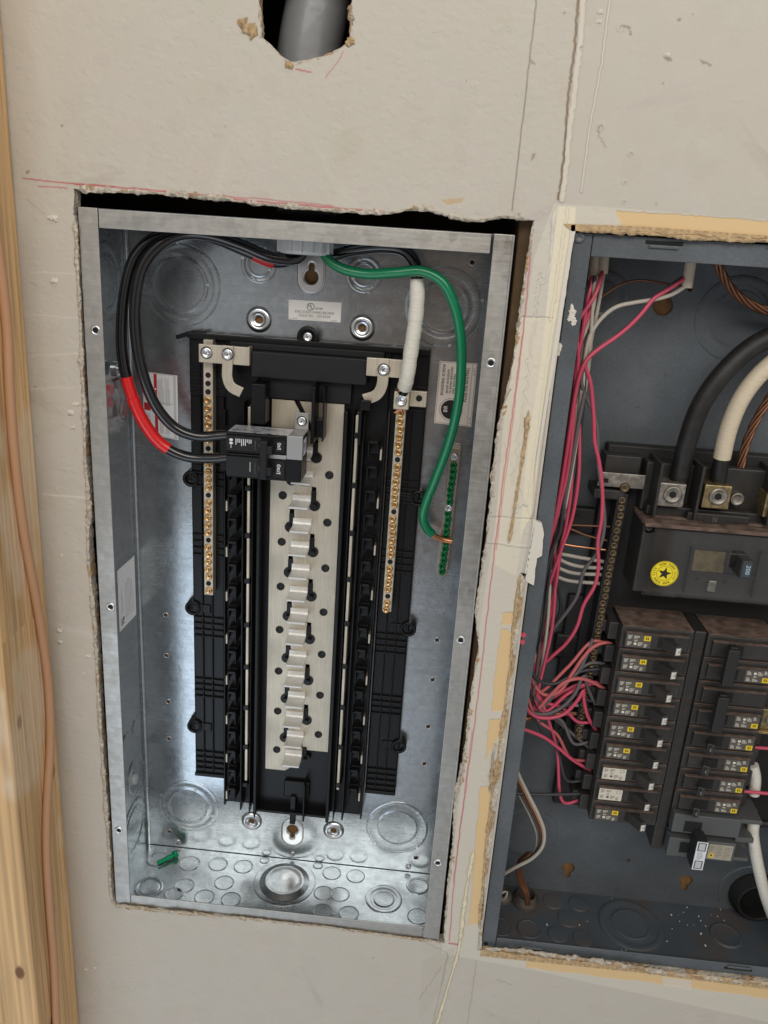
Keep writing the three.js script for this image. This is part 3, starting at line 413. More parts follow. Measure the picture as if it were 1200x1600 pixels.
{ const a = V(276, 527, -0.086), b = V(302, 520, -0.086), c = V(322, 520, -0.086); mesh('pointed_arm', tube([a, b, c], 0.0022, 10, 8), mat.black, inter); }
{ const p = V(482, 526, -0.088); mesh('screw_boss', lathez([[0.0105, -0.004], [0.0105, 0.008], [0.0094, 0.0098], [0.0066, 0.0098], [0.006, 0.006], [0.0002, 0.006]], p.x, p.y, -0.091, 30), mat.black, inter); inter.userData.topBoss = undefined; mesh('screw', screwGeo(0.0046, p.x, p.y, -0.085, 0.6), mat.zinc, inter); }
// centre module
mesh('centre_base', M(rbox(IX - 0.0815, IX + 0.0815, -0.2815, 0.262, ZB, -0.083, 0.002), rbox(IX - 0.0815, IX - 0.0795, -0.281, 0.19, -0.0835, -0.076, 0.0008), rbox(IX + 0.0795, IX + 0.0815, -0.281, 0.19, -0.0835, -0.076, 0.0008), rbox(IX - 0.042, IX + 0.042, -0.2805, -0.2775, -0.0835, -0.070, 0.0008)), mat.black, inter);
// upper bridge cover between the neutral straps
{ const y0 = 0.226, y1 = 0.251; mesh('bridge_cover', M(rbox(IX - 0.052, IX + 0.060, y0, y1, -0.083, -0.0665, 0.0015), rbox(IX - 0.075, IX + 0.075, y1, 0.2575, -0.083, -0.0755, 0.001), rbox(IX - 0.045, IX + 0.045, 0.205, y0, -0.083, -0.076, 0.001)), mat.blackSoft, inter); }
// side rails
for (const s of [-1, 1]) {
  const f = (x0, x1) => [Math.min(IX + s * x0, IX + s * x1), Math.max(IX + s * x0, IX + s * x1)];
  mesh('rail', M(rbox(...f(0.0405, 0.044), -0.281, 0.2, -0.0835, -0.064, 0.0008), rbox(...f(0.0585, 0.0605), -0.279, 0.2, -0.0835, -0.068, 0.0008), rbox(...f(0.0485, 0.0497), -0.2815, 0.2, -0.0835, -0.0672, 0.0005)), mat.black, inter);
  const strip = mesh('neutral_strip', rbox(...f(0.0515, 0.0545), -0.236, 0.197, -0.0832, -0.066, 0.0006), mat.tin, inter);
  for (let k = 0; k < 9; k++) { const y = 0.165 - k * 0.0508 + (s > 0 ? 0.012 : 0); mesh('clip', rbox(...f(0.0505, 0.0565), y - 0.0028, y + 0.0028, -0.0835, -0.0645, 0.0008), mat.black, strip); }
  for (let k = 0; k < 17; k++) {                          // hooks that hold the breakers' outer ends
    const y = (s > 0 ? 0.166 : 0.150) - k * 0.0254; if (y < -0.268) continue;
    mesh('hook', M(rbox(...f(0.0645, 0.0755), y - 0.0085, y + 0.0065, -0.0835, -0.0755, 0.0008, 1), rbox(...f(0.0650, 0.0665), y - 0.0085, y + 0.0065, -0.076, -0.0655, 0.0006, 1), rbox(...f(0.0650, 0.0745), y + 0.0035, y + 0.0062, -0.076, -0.0675, 0.0006, 1), rbox(...f(0.0735, 0.075), y - 0.006, y + 0.004, -0.076, -0.068, 0.0006, 1)), mat.black, inter);
    if (k % 2 === 0) mesh('tab', rbox(...f(0.0765, 0.0785), y - 0.014, y - 0.003, -0.0835, -0.0735, 0.0004, 1), mat.tin, inter);
  }
}
// bus bars: two combs whose teeth interleave
const ZBUS = -0.0785, stabY = k => 0.1305 + 0.0254 - k * 0.0254;       // k = 0 hidden by the breaker
const NST = 17, xL = IX - 0.0335, xR = IX + 0.0385;
{
  const yTop = 0.204, cut = 0.0045, L = new THREE.Shape(), R = new THREE.Shape(), tx0 = IX - 0.0105, tx1 = IX + 0.0115;
  const left = [[xL, yTop]], right = [[xR, yTop]], yL = -0.2265, yR = -0.196;
  left.push([tx0 - 0.001, yTop]); right.push([tx0 + cut, yTop]);
  for (let k = 0; k < NST - 2; k++) { const y = stabY(k), toLeft = k % 2 === 0, a = y + 0.0127, b = y - 0.0127; const xs = toLeft ? tx1 : tx0; if (b > yL) left.push([xs - cut / 2, a - 0.0008], [xs - cut / 2, b + 0.0008]); if (b > yR) right.push([xs + cut / 2, a - 0.0008], [xs + cut / 2, b + 0.0008]); }
  left.push([IX - 0.0105, yL], [xL, yL]); right.push([IX + 0.014, yR], [xR, yR]);
  const lobes = (sh, s) => { for (let k = 0; k < NST - 3; k++) { const y = stabY(k), toLeft = k % 2 === 0; if ((s < 0) === toLeft) continue; } };
  mesh('bus_bar', ext(poly(left), 0.002, ZBUS - 0.002, 0.0003), mat.tin, inter); mesh('bus_bar', ext(poly(right), 0.002, ZBUS - 0.002, 0.0003), mat.tin, inter);
  for (let k = -1; k < NST - 2; k++) {
    const y = stabY(k) - 0.004, side = k % 2 === 0 ? 1 : -1, x = side > 0 ? tx1 : tx0;
    // black insulating barrier with a round end beside each stab
    if (k >= 0) mesh('barrier', M(rbox(x - 0.0028, x + 0.0028, y - 0.009, y + 0.012, -0.083, ZBUS + 0.0008, 0.0012), cylz(0.0058, ZBUS + 0.0012 + 0.083, x + side * 0.0012, y - 0.0035, (ZBUS + 0.0012 - 0.083) / 2, 20), cylz(0.0024, 0.004, x + side * 0.001, y - 0.0035, ZBUS + 0.003, 12)), mat.black, inter);
    if (k < 0) continue;
    // stab: a blade folded out of the bus towards the room
    const sx0 = IX - 0.0095 - (side > 0 ? 0.0010 : -0.0005), sx1 = sx0 + 0.0195, prof = new THREE.Shape(), t = 0.0019, r = 0.0042, zt = -0.0575;
    prof.moveTo(ZBUS - 0.001, y + r + 0.003); prof.lineTo(ZBUS + t, y + r + 0.003); prof.lineTo(ZBUS + t, y + r); prof.absarc(ZBUS + t + r, y + r, r, Math.PI, Math.PI * 1.5, false); prof.lineTo(zt, y); prof.lineTo(zt, y - t); prof.lineTo(ZBUS + t + r, y - t); prof.absarc(ZBUS + t + r, y + r, r + t, Math.PI * 1.5, Math.PI, true); prof.closePath();
    mesh('stab', new THREE.ExtrudeGeometry(prof, { depth: sx1 - sx0 - 0.0008, bevelEnabled: true, bevelThickness: 0.0004, bevelSize: 0.0004, bevelOffset: -0.0004, bevelSegments: 1, curveSegments: 8 }).rotateY(-Math.PI / 2).translate(sx1 - 0.0004, 0, 0), mat.stab, inter);
    const bx = side > 0 ? IX - 0.0205 : IX + 0.0265, by = y + 0.0045; const sc = mesh('bus_screw', lathez([[0.0044, 0], [0.0042, 0.0008], [0.0032, 0.0010], [0.0026, 0.0002], [0.0002, 0.0002]], bx, by, ZBUS, 16), mat.blackSoft, inter);
  }
}
// folded tail and post at the foot
mesh('tail', M(rbox(IX - 0.011, IX + 0.019, -0.262, -0.24, -0.083, -0.0775, 0.002), rbox(IX - 0.0025, IX + 0.004, -0.297, -0.258, -0.083, -0.074, 0.001), rbox(IX + 0.0135, IX + 0.0155, -0.285, -0.235, -0.083, -0.066, 0.0006), rbox(IX - 0.0435, IX - 0.042, -0.2865, -0.2, -0.083, -0.066, 0.0006), rbox(IX + 0.042, IX + 0.0435, -0.2865, -0.2, -0.083, -0.066, 0.0006)), mat.black, inter);
// uprights behind the breaker
mesh('upright', M(rbox(IX - 0.049, IX - 0.035, 0.183, 0.222, -0.083, -0.055, 0.0012), rbox(IX + 0.010, IX + 0.0135, 0.168, 0.224, -0.083, -0.052, 0.001), rbox(IX + 0.020, IX + 0.0215, 0.17, 0.222, -0.083, -0.058, 0.0006), rbox(IX + 0.012, IX + 0.021, 0.172, 0.19, -0.083, -0.064, 0.001)), mat.black, inter);
mesh('upright', M(rbox(IX + 0.0555, IX + 0.058, 0.17, 0.213, -0.083, -0.0565, 0.0008), rbox(IX + 0.056, IX + 0.066, 0.204, 0.214, -0.083, -0.056, 0.001)), mat.black, inter);
// neutral straps
function screwGeo(r, x, y, z, a = 0) {                    // round slotted and crossed head
  const g = [lathez([[r * 1.15, -0.0002], [r * 1.15, 0.0006], [r, 0.0007], [r, 0.0016], [r * 0.85, 0.0022], [r * 0.62, 0.0023], [r * 0.5, 0.0014], [0.0001, 0.0014]], 0, 0, 0, 18)];
  for (const t of [a, a + Math.PI / 2]) g.push(box(-r * 0.5, r * 0.5, -r * 0.1, r * 0.1, 0.0012, 0.0021).rotateZ(t));
  return M(g).translate(x, y, z);
}
{
  const z = -0.062;
  const strapL = mesh('strap', M(rbox(V(310, 540, z).x, V(390, 540, z).x, V(350, 569, z).y, V(350, 540, z).y, z - 0.002, z, 0.0008), rbox(V(389, 545, z).x - 0.002, V(390, 545, z).x, V(350, 569, z).y, V(350, 540, z).y, z - 0.012, z - 0.001, 0.0006)), mat.tin, inter);
  for (const [u, v] of [[323, 551], [357, 553]]) { const p = V(u, v, z); mesh('screw', screwGeo(0.0052, p.x, p.y, z + (u > 340 ? 0.002 : 0), u), mat.zinc, strapL); }
  const bar = (pts, w) => { const c = path(pts), n = 24, L = [], R = []; for (let i = 0; i <= n; i++) { const p = c.getPoint(i / n), t = c.getTangent(i / n); L.push([p.x - t.y * w, p.y + t.x * w]); R.push([p.x + t.y * w, p.y - t.x * w]); } return poly([...L, ...R.reverse()]); };
  mesh('strap', ext(bar([[357, 540, z], [356, 570, z], [356, 590, z], [362, 604, z], [378, 613, z]], 0.0050), 0.0018, z + 0.0002, 0.0003), mat.tin, inter);
  const strapR = mesh('strap', rbox(V(573, 560, z).x, V(648, 570, z).x, V(610, 590, z).y, V(610, 561, z).y, z - 0.002, z, 0.0008), mat.tin, inter);
  { const p = V(600, 577, z); mesh('screw', screwGeo(0.0052, p.x, p.y, z + 0.002, 1), mat.zinc, strapR); }
  mesh('strap', ext(bar([[600, 560, z], [599, 585, z], [596, 605, z], [588, 617, z], [569, 624, z]], 0.0052), 0.0018, z + 0.0002, 0.0003), mat.tin, inter);
}
// neutral bars with their terminal screws
function terminalBar(parent, name, a, b, w, z0, z1, list, m, barMat, r = 0.0036) {
  const A = new THREE.Vector2(a.x, a.y), B = new THREE.Vector2(b.x, b.y), L = A.distanceTo(B), ang = Math.atan2(B.y - A.y, B.x - A.x) + Math.PI / 2, c = A.clone().lerp(B, 0.5);
  const place = g => g.rotateZ(ang).translate(c.x, c.y, 0);
  const bar = mesh(name, place(rbox(-w / 2, w / 2, -L / 2, L / 2, z0, z1, 0.0008)), barMat, parent);
  for (const [y, kind] of list(L)) {
    const dx = (hash(Math.round(y * 1e4), 3, 5) - 0.5) * 0.0014, yy = L / 2 - y;
    if (kind === 'h') mesh('hole', place(cylz(0.0027, 0.0005, 0, yy, z1 + 0.0001, 14)), mat.hole, bar);
    else mesh('terminal_screw', place(M(lathez([[r, -0.0005], [r, 0.0016], [r * 0.85, 0.0022], [r * 0.5, 0.0022], [r * 0.42, 0.0010], [0.0001, 0.0010]], dx, yy, z1, 14), box(-r * 0.8, r * 0.8, -0.00035, 0.00035, 0.0014, 0.0024).rotateZ(y * 900).translate(dx, yy, z1))), kind === 's' ? mat.zinc : m, bar);
  }
  return bar;
}
const nz = -0.0745;
terminalBar(inter, 'neutral_bar', V(325, 531, nz), V(326, 930, nz), 0.0098, -0.0865, nz, L => { const o = []; for (let y = 0.034; y < L - 0.002; y += 0.0082) { const k = Math.round((y - 0.034) / 0.0082); o.push([y, k < 3 ? 'h' : [9, 15, 21, 27].includes(k) ? 'h' : 'g']); } return o; }, mat.brass, mat.tin);
const nbR = terminalBar(inter, 'neutral_bar', V(627, 636, nz), V(604, 956, nz), 0.0098, -0.0865, nz, L => { const o = []; for (let y = 0.006; y < L - 0.002; y += 0.0078) { const k = Math.round((y - 0.006) / 0.0078); o.push([y, [6, 13, 20].includes(k) || k === 25 ? 'h' : 'g']); } return o; }, mat.brass, mat.tin);
{ const p = V(627, 626, -0.064); const lug = mesh('lug', M(rbox(p.x - 0.0075, p.x + 0.0075, p.y - 0.009, p.y + 0.0085, -0.086, -0.0645, 0.0012), rbox(p.x + 0.0075, p.x + 0.024, p.y - 0.0075, p.y + 0.008, -0.0825, -0.0775, 0.0008)), mat.tin, inter); mesh('set_screw', lathez([[0.0055, -0.001], [0.0055, 0.0014], [0.0044, 0.002], [0.003, 0.0016], [0.0026, 0.0002], [0.0001, 0.0002]], p.x, p.y, -0.0645, 22), mat.zinc, lug); mesh('hole', cylz(0.0031, 0.0006, p.x + 0.0165, p.y + 0.001, -0.0774, 16), mat.hole, lug); }

// ---------------------------------------------------------------- two-pole breaker
{
  const b = thing('circuit_breaker', 'black two pole breaker with silver hold-down bracket inside the new panel', 'breaker');
  const zf = -0.024, p0 = V(352, 676, zf), x0 = p0.x, x1 = V(447, 700, zf).x, xe = V(470, 720, zf).x, y1 = p0.y, ym = V(400, 712, zf).y, y0 = V(400, 750, zf).y;
  mesh('body', M(rbox(x0, xe, ym + 0.0003, y1, -0.060, zf - 0.003, 0.001), rbox(x0, xe, y0, ym - 0.0003, -0.060, zf - 0.003, 0.001), rbox(x0 - 0.010, x0 + 0.002, y0 + 0.002, y1 - 0.001, -0.060, zf - 0.016, 0.0015), rbox(x0 + 0.004, xe - 0.014, y0 + 0.002, y1 - 0.002, -0.074, -0.059, 0.001)), mat.black, b);
  const face = (t, bt, label) => {
    const w = x1 - x0, s = rbox(x0 + 0.0006, x0 + w * 0.60, bt + 0.0012, t - 0.0012, zf - 0.0035, zf, 0.0008);
    const pl = mesh('face_plate', s, mat.black, b);
    mesh('toggle_slot', box(x0 + w * 0.66, x1 - 0.0005, bt + 0.0014, t - 0.0014, zf - 0.0035, zf - 0.0018), mat.black, b);
    mesh('print', quad(new THREE.Vector3(x0 + 0.001, t - 0.0015, zf + 0.0002), new THREE.Vector3(x0 + w * 0.60, t - 0.0015, zf + 0.0002), new THREE.Vector3(x0 + w * 0.60, bt + 0.0015, zf + 0.0002), new THREE.Vector3(x0 + 0.001, bt + 0.0015, zf + 0.0002)), std({ color: 0xffffff, roughness: 0.4, map: canvasTex(320, 180, (c, W, H) => {
      c.fillStyle = '#101010'; c.fillRect(0, 0, W, H); c.fillStyle = '#d8d8d8'; if (label) { c.beginPath(); c.arc(44, 50, 17, 0, 7); c.arc(44, 90, 17, 0, 7); c.fill(); c.save(); c.translate(30, 30); c.rotate(0); for (let i = 0; i < 9; i++) c.fillRect(54 + i * 17, 0, 8, rr(40, 95)); c.restore(); c.fillRect(40, 112, 6, 40); c.font = 'bold 20px sans-serif'; c.fillStyle = '#9a9a9a'; }
      c.save(); c.translate(296, 92); c.rotate(Math.PI / 2); c.font = 'bold 26px sans-serif'; c.textAlign = 'center'; c.fillStyle = '#a99'; c.fillText('100', 0, 0); c.restore(); c.strokeStyle = '#777'; c.lineWidth = 3; c.beginPath(); c.moveTo(262, 40); c.lineTo(262, 150); c.stroke(); if (!label) { c.fillStyle = '#ccc'; c.fillRect(214, 40, 6, 90); }
    }) }), pl, { keepUV: true });
    mesh('print', quad(new THREE.Vector3(x0 + w * 0.79, t - 0.003, zf - 0.0014), new THREE.Vector3(x0 + w * 0.97, t - 0.003, zf - 0.0014), new THREE.Vector3(x0 + w * 0.97, bt + 0.003, zf - 0.0014), new THREE.Vector3(x0 + w * 0.79, bt + 0.003, zf - 0.0014)), std({ color: 0xffffff, roughness: 0.4, map: canvasTex(100, 160, (c, W, H) => { c.fillStyle = '#0e0e0e'; c.fillRect(0, 0, W, H); c.fillStyle = '#e4e4e4'; c.translate(34, 80); c.rotate(Math.PI / 2); c.font = 'bold 46px sans-serif'; c.textAlign = 'center'; c.fillText('On/I', 0, 0); }) }), b, { keepUV: true });
  };
  face(y1 - 0.001, ym + 0.002, true); face(ym - 0.001, y0 + 0.001, false);
  const hx = x0 + (x1 - x0) * 0.66;
  mesh('handle', M(rbox(hx - 0.004, hx + 0.0035, y0 + 0.003, y1 - 0.003, zf - 0.004, zf + 0.009, 0.0015), rbox(hx - 0.001, hx + 0.008, y1 - 0.016, y1 - 0.008, zf - 0.002, zf + 0.008, 0.001), rbox(hx - 0.001, hx + 0.008, y0 + 0.007, y0 + 0.015, zf - 0.002, zf + 0.008, 0.001)), mat.blackSoft, b);
  const br = mesh('bracket', M(rbox(x1 + 0.0002, xe + 0.0012, ym - 0.0015, y1 + 0.0012, zf - 0.003, zf - 0.0012, 0.0006), rbox(x1 - 0.022, x1 + 0.0002, ym - 0.002, ym + 0.0018, zf - 0.003, zf - 0.0014, 0.0005), rbox(xe - 0.012, xe + 0.0012, y1 + 0.0002, y1 + 0.0016, -0.056, zf - 0.002, 0.0005), rbox(xe - 0.012, xe + 0.0012, y1 + 0.0016, y1 + 0.018, -0.056, -0.0545, 0.0005)), std({ color: rgb(0.42, 0.42, 0.41), metalness: 0.85, roughness: 0.5 }), b);
  mesh('screw', screwGeo(0.0044, xe - 0.0052, y1 + 0.010, -0.0545, 0.3), mat.zinc, br);
  mesh('sticker', quad(new THREE.Vector3(xe + 0.0015, y1 - 0.002, zf - 0.004), new THREE.Vector3(xe + 0.0015, y1 - 0.002, zf - 0.020), new THREE.Vector3(xe + 0.0015, ym + 0.002, zf - 0.020), new THREE.Vector3(xe + 0.0015, ym + 0.002, zf - 0.004)), std({ color: rgb(0.75, 0.76, 0.8), roughness: 0.5, map: canvasTex(64, 96, (c) => { c.fillStyle = '#e8eaf2'; c.fillRect(0, 0, 64, 96); c.fillStyle = '#445'; c.fillRect(20, 26, 22, 30); c.fillRect(16, 64, 32, 5); }) }), b, { keepUV: true });
  mesh('sticker', quad(new THREE.Vector3(x0 + 0.001, y1 + 0.0004, -0.058), new THREE.Vector3(xe - 0.013, y1 + 0.0004, -0.058), new THREE.Vector3(xe - 0.013, y1 + 0.0004, zf - 0.005), new THREE.Vector3(x0 + 0.001, y1 + 0.0004, zf - 0.005)), std({ color: 0xffffff, roughness: 0.35, map: canvasTex(256, 128, (c) => { c.fillStyle = '#b4b6bd'; c.fillRect(0, 0, 256, 128); c.fillStyle = '#2a2a30'; for (let i = 0; i < 46; i++) { c.save(); c.translate(rnd() * 256, rnd() * 128); c.rotate(rr(-0.8, 0.8)); c.fillRect(0, 0, rr(6, 34), rr(2, 8)); c.restore(); } squiggles(c, 20, 20, 200, 8, 12, 3); }) }), b, { keepUV: true });
  b.children.at(-1).userData.label = 'scuffed pale label on top of the breaker';
}

// ---------------------------------------------------------------- ground bar, loose screw, bag, plug
{
  const gb = thing('ground_bar', 'narrow ground bar with a row of green screws on the new panel back', 'ground bar');
  terminalBar(gb, 'bar', V(712, 700, -0.084), V(690, 901, -0.084), 0.0112, ZB, -0.084, L => { const o = [[0.009, 's']]; for (let y = 0.018; y < L - 0.002; y += 0.0064) { const k = Math.round((y - 0.018) / 0.0064); o.push([y, k === 7 ? 's' : 'g']); } return o; }, mat.greenScrew, std({ color: rgb(0.38, 0.32, 0.25), metalness: 0.9, roughness: 0.4 }), 0.0036);
}
{
  const YB = -H2 + T, a = VY(246, 1352, YB), b2 = VY(272, 1340, YB); a.y += 0.003; b2.y += 0.0042; const d = b2.clone().sub(a).normalize(), q = new THREE.Quaternion().setFromUnitVectors(UP, d);
  const s = thing('bonding_screw', 'loose green screw lying on the floor of the new panel', 'screw'); const L = a.distanceTo(b2);
  const thread = [[0.0001, 0], [0.0022, 0.0006]]; for (let y = 0.001; y < L - 0.001; y += 0.0011) thread.push([0.0029, y], [0.0023, y + 0.00055]); thread.push([0.0023, L]);
  const m = std({ color: rgb(0.0, 0.34, 0.14), roughness: 0.3, metalness: 0.35 });
  mesh('shank', lathe(thread, 16).applyQuaternion(q).translate(a.x, a.y, a.z), m, s); mesh('head', M(lathe([[0.0001, L - 0.0002], [0.0052, L], [0.0052, L + 0.0012], [0.0046, L + 0.0020], [0.0046, L + 0.004], [0.0030, L + 0.0042], [0.0001, L + 0.0034]], 6)).applyQuaternion(q).translate(a.x, a.y, a.z), m, s);
}
{
  const bag = thing('parts_bag', 'small clear plastic parts bag with red print on the inner side wall', 'bag');
  const x = -W2 + T + 0.004, A = VX(161, 600, x), B = VX(199, 590, x), C = VX(198, 666, x), D = VX(166, 674, x);
  const g = new THREE.PlaneGeometry(1, 1, 14, 20), p = g.attributes.position;
  for (let i = 0; i < p.count; i++) { const u = p.getX(i) + 0.5, v = 0.5 - p.getY(i); const q = A.clone().lerp(B, u).lerp(D.clone().lerp(C, u), v); const bulge = Math.sin(Math.PI * clamp(u)) * Math.sin(Math.PI * clamp(v)); p.setXYZ(i, q.x + 0.006 * bulge + 0.0025 * (noise(u * 5, v * 6, 9999, 77) - 0.5), q.y, q.z); }
  g.computeVertexNormals(); const skin = mesh('film', g, phy({ color: rgb(0.93, 0.93, 0.95), roughness: 0.12, transmission: 0.92, thickness: 0, ior: 1.5, side: THREE.DoubleSide }), bag);
  const prt = std({ color: rgb(0.52, 0.07, 0.10), roughness: 0.5, side: THREE.DoubleSide });
  const onBag = (u, v) => { const q = A.clone().lerp(B, u).lerp(D.clone().lerp(C, u), v); q.x += 0.0008; return q; };
  for (const [u0, u1, v0, v1] of [[0.02, 0.4, 0.04, 0.26], [0.02, 0.3, 0.3, 0.5], [0.7, 0.95, 0.0, 0.22], [0.72, 0.95, 0.55, 0.8]]) mesh('print', quad(onBag(u0, v0), onBag(u1, v0), onBag(u1, v1), onBag(u0, v1)), prt, bag);
  const c1 = onBag(0.72, 0.6); mesh('ring', new THREE.TorusGeometry(0.0105, 0.0008, 8, 30, 4.6).rotateY(Math.PI / 2).rotateX(0.6).translate(c1.x + 0.002, c1.y, c1.z), mat.cableBlack, bag);
  const nut = VX(178, 576, x); mesh('screw', M(cyl(0.0075, 0.006, 6).rotateZ(Math.PI / 2).translate(nut.x + 0.002, nut.y, nut.z), cyl(0.0045, 0.008, 16).rotateZ(Math.PI / 2).translate(nut.x + 0.004, nut.y, nut.z)), mat.zinc, bag);
}
{ const p = VX(205, 1217, -W2 + T); const o = mesh('plastic_plug', M(lathe([[0.0065, 0], [0.0072, 0.002], [0.006, 0.006], [0.004, 0.0075], [0.0001, 0.0078]], 24).rotateZ(-Math.PI / 2).translate(p.x, p.y, p.z), lathe([[0.0095, 0], [0.0095, 0.001], [0.006, 0.002]], 24).rotateZ(-Math.PI / 2).translate(p.x, p.y + 0.003, p.z)), phy({ color: rgb(0.9, 0.93, 0.95), roughness: 0.15, transmission: 0.7, thickness: 0.002, ior: 1.45 })); tag(o, 'small clear plastic plug on the lower inner side wall', 'plug'); }

// ---------------------------------------------------------------- conduit bushing and service cables of the new panel
{
  const b = thing('conduit_bushing', 'pale grey plastic locknut on the conduit under the box top', 'bushing');
  const c = V(485, 386, -0.05); const y1 = H2 - T;
  mesh('collar', lathe([[0.018, 0], [0.0225, 0.001], [0.0235, 0.003], [0.0235, 0.0235], [0.018, 0.0245]], 40).translate(0.003, y1 - 0.0252, -0.045), mat.pvcPale, b);
  for (let k = 0; k < 16; k++) { const a = k * Math.PI / 8; mesh('lug', rbox(-0.0015, 0.0015, y1 - 0.0235, y1 - 0.0045, 0.0228, 0.0252, 0.0006, 1).rotateY(a).translate(0.003, 0, -0.045), mat.pvcPale, b); }
  mesh('bore', lathe([[0.0182, 0.0005], [0.0172, 0.0002], [0.0168, 0.012]], 30).translate(0.003, y1 - 0.0252, -0.045), mat.pvc, b);
}
const wire = (name, label, category, pts, r, m, group) => tag(mesh(name, tube(pts, r), m), label, category, group);
function cableThing(name, label, pts, r, parts) {          // parts: [part name, from, to, radius, material]
  const g = thing(name, label, 'cable'), c = path(pts);
  const seg = (t0, t1) => { const n = Math.max(6, Math.round((t1 - t0) * 60)); return new THREE.CatmullRomCurve3(Array.from({ length: n + 1 }, (_, i) => c.getPointAt(mix(t0, t1, i / n)))); };
  for (const [n, t0, t1, rad, m] of parts) mesh(n, capped(seg(t0, t1), rad, Math.max(10, Math.round((t1 - t0) * 110)), 14), m, g);
  return g;
}
const CR = 0.0052;
cableThing('service_cable', 'black service cable with red tape looping to the new breaker', [[470, 386, -0.058], [462, 402, -0.056], [430, 410, -0.052], [390, 395, -0.046], [340, 374, -0.040], [290, 363, -0.035], [245, 370, -0.031], [212, 400, -0.028], [196, 450, -0.025], [190, 510, -0.024], [192, 560, -0.025], [203, 608, -0.028], [222, 655, -0.033], [252, 694, -0.039], [290, 713, -0.043], [335, 716, -0.043], [356, 714, -0.043]], CR,
  [['sheath', 0, 0.665, CR, mat.cableBlack], ['red_tape', 0.66, 0.715, CR + 0.0004, mat.redTape], ['red_tape', 0.71, 0.725, CR + 0.0012, mat.redTape], ['red_tape', 0.72, 0.855, CR + 0.0008, mat.redTape], ['sheath', 0.85, 1, CR, mat.cableBlack], ['red_tape', 0.075, 0.12, CR + 0.0003, mat.redTape]]);
cableThing('service_cable', 'plain black service cable looping to the upper pole of the new breaker', [[478, 386, -0.048], [466, 403, -0.044], [425, 402, -0.038], [380, 384, -0.034], [330, 368, -0.030], [285, 366, -0.0265], [250, 382, -0.024], [224, 415, -0.022], [212, 470, -0.020], [213, 530, -0.021], [225, 590, -0.025], [246, 638, -0.031], [276, 670, -0.037], [310, 682, -0.041], [345, 680, -0.042], [358, 679, -0.042]], CR, [['sheath', 0, 1, CR, mat.cableBlack]]);
cableThing('neutral_cable', 'black cable wrapped in white tape dropping to the neutral lug', [[500, 386, -0.056], [512, 398, -0.056], [550, 391, -0.052], [600, 386, -0.046], [632, 392, -0.042], [648, 412, -0.040], [652, 450, -0.040], [649, 500, -0.044], [642, 550, -0.050], [636, 590, -0.056], [630, 612, -0.066], [628, 622, -0.071], [627, 640, -0.074]], 0.0055,
  [['sheath', 0, 0.46, 0.0055, mat.cableBlack], ...Array.from({ length: 12 }, (_, k) => ['white_tape', 0.455 + k * 0.0355, 0.455 + (k + 1) * 0.0355 + 0.006, [0.0066, 0.00685, 0.0067, 0.0070][k % 4], mat.whiteTape]), ['sheath', 0.88, 0.915, 0.0054, mat.cableBlack], ['strands', 0.91, 1, 0.0042, mat.copper]]);
for (let k = 0; k < 9; k++) { const g = scene.getObjectByName('neutral_cable'), a = V(632 + rr(-4, 4), 599, -0.055), b = V(629 + rr(-8, 8), 612, -0.0605); mesh('strand', tube([a, a.clone().lerp(b, 0.5).add(new THREE.Vector3(0, 0, 0.001)), b], 0.0009, 6, 6), mat.copper, g); }
for (let k = 0; k < 8; k++) { const g = scene.getObjectByName('neutral_cable'), a = V(627 + rr(-5, 5), 638, -0.0665), b = V(624 + rr(-9, 9), 645, -0.068); mesh('strand', tube([a, b], 0.0007, 4, 6), mat.copper, g); }
cableThing('ground_wire', 'green insulated ground wire curving from the bushing to the ground bar', [[502, 384, -0.042], [510, 402, -0.040], [530, 418, -0.038], [570, 428, -0.035], [620, 426, -0.030], [660, 424, -0.028], [690, 440, -0.028], [709, 475, -0.030], [719, 520, -0.034], [721, 570, -0.038], [716, 630, -0.044], [702, 690, -0.052], [682, 745, -0.060], [666, 785, -0.068], [661, 808, -0.072], [667, 826, -0.076], [682, 839, -0.079], [692, 843, -0.080], [706, 846, -0.080]], 0.0045, [['insulation', 0, 0.945, 0.0046, mat.green], ['strands', 0.94, 1, 0.0032, mat.copper]]);

// ---------------------------------------------------------------- old grey panel box
const old = thing('old_panel_enclosure', 'old grey painted steel breaker panel box beside the new panel', 'electrical panel');
const OW = 0.015, OZ = -0.0955;
const oback = poly([[RX0, RY0], [RX1, RY0], [RX1, RY1], [RX0, RY1]]);
const okeys = [[888, 1356], [1072, 1376]].map(p => V(...p, OZ));
for (const p of okeys) { const h = new THREE.Path(); h.absarc(p.x, p.y, 0.0075, -Math.PI / 2 + 0.5, -Math.PI / 2 - 0.5, false); h.absarc(p.x, p.y - 0.011, 0.0036, -Math.PI, 0, false); h.closePath(); oback.holes.push(h); }
{ const p = V(1036, 478, OZ); oback.holes.push(circ(p.x, p.y, 0.0092)); const q = V(1043, 455, OZ); oback.holes.push(circ(q.x, q.y, 0.0034)); }
for (const [u, v] of [[1078, 452], [982, 1344], [900, 714], [872, 1234]]) { const p = V(u, v, OZ); oback.holes.push(circ(p.x, p.y, 0.0022)); }
mesh('back_plate', ext(oback, T, OZ - T), mat.greyPaint, old);
mesh('side_wall', box(RX0, RX0 + T, RY0, RY1, OZ + 0.0001, -0.0032), mat.greyPaint, old);
mesh('side_wall', box(RX1 - T, RX1, RY0, RY1, OZ + 0.0001, -0.0032), mat.greyPaint, old);
mesh('top_wall', box(RX0 + T, RX1 - T, RY1 - T, RY1, OZ + 0.0001, -0.0032), mat.greyPaint, old);
mesh('bottom_wall', box(RX0 + T, RX1 - T, RY0, RY0 + T, OZ + 0.0001, -0.0032), mat.greyFloor, old);
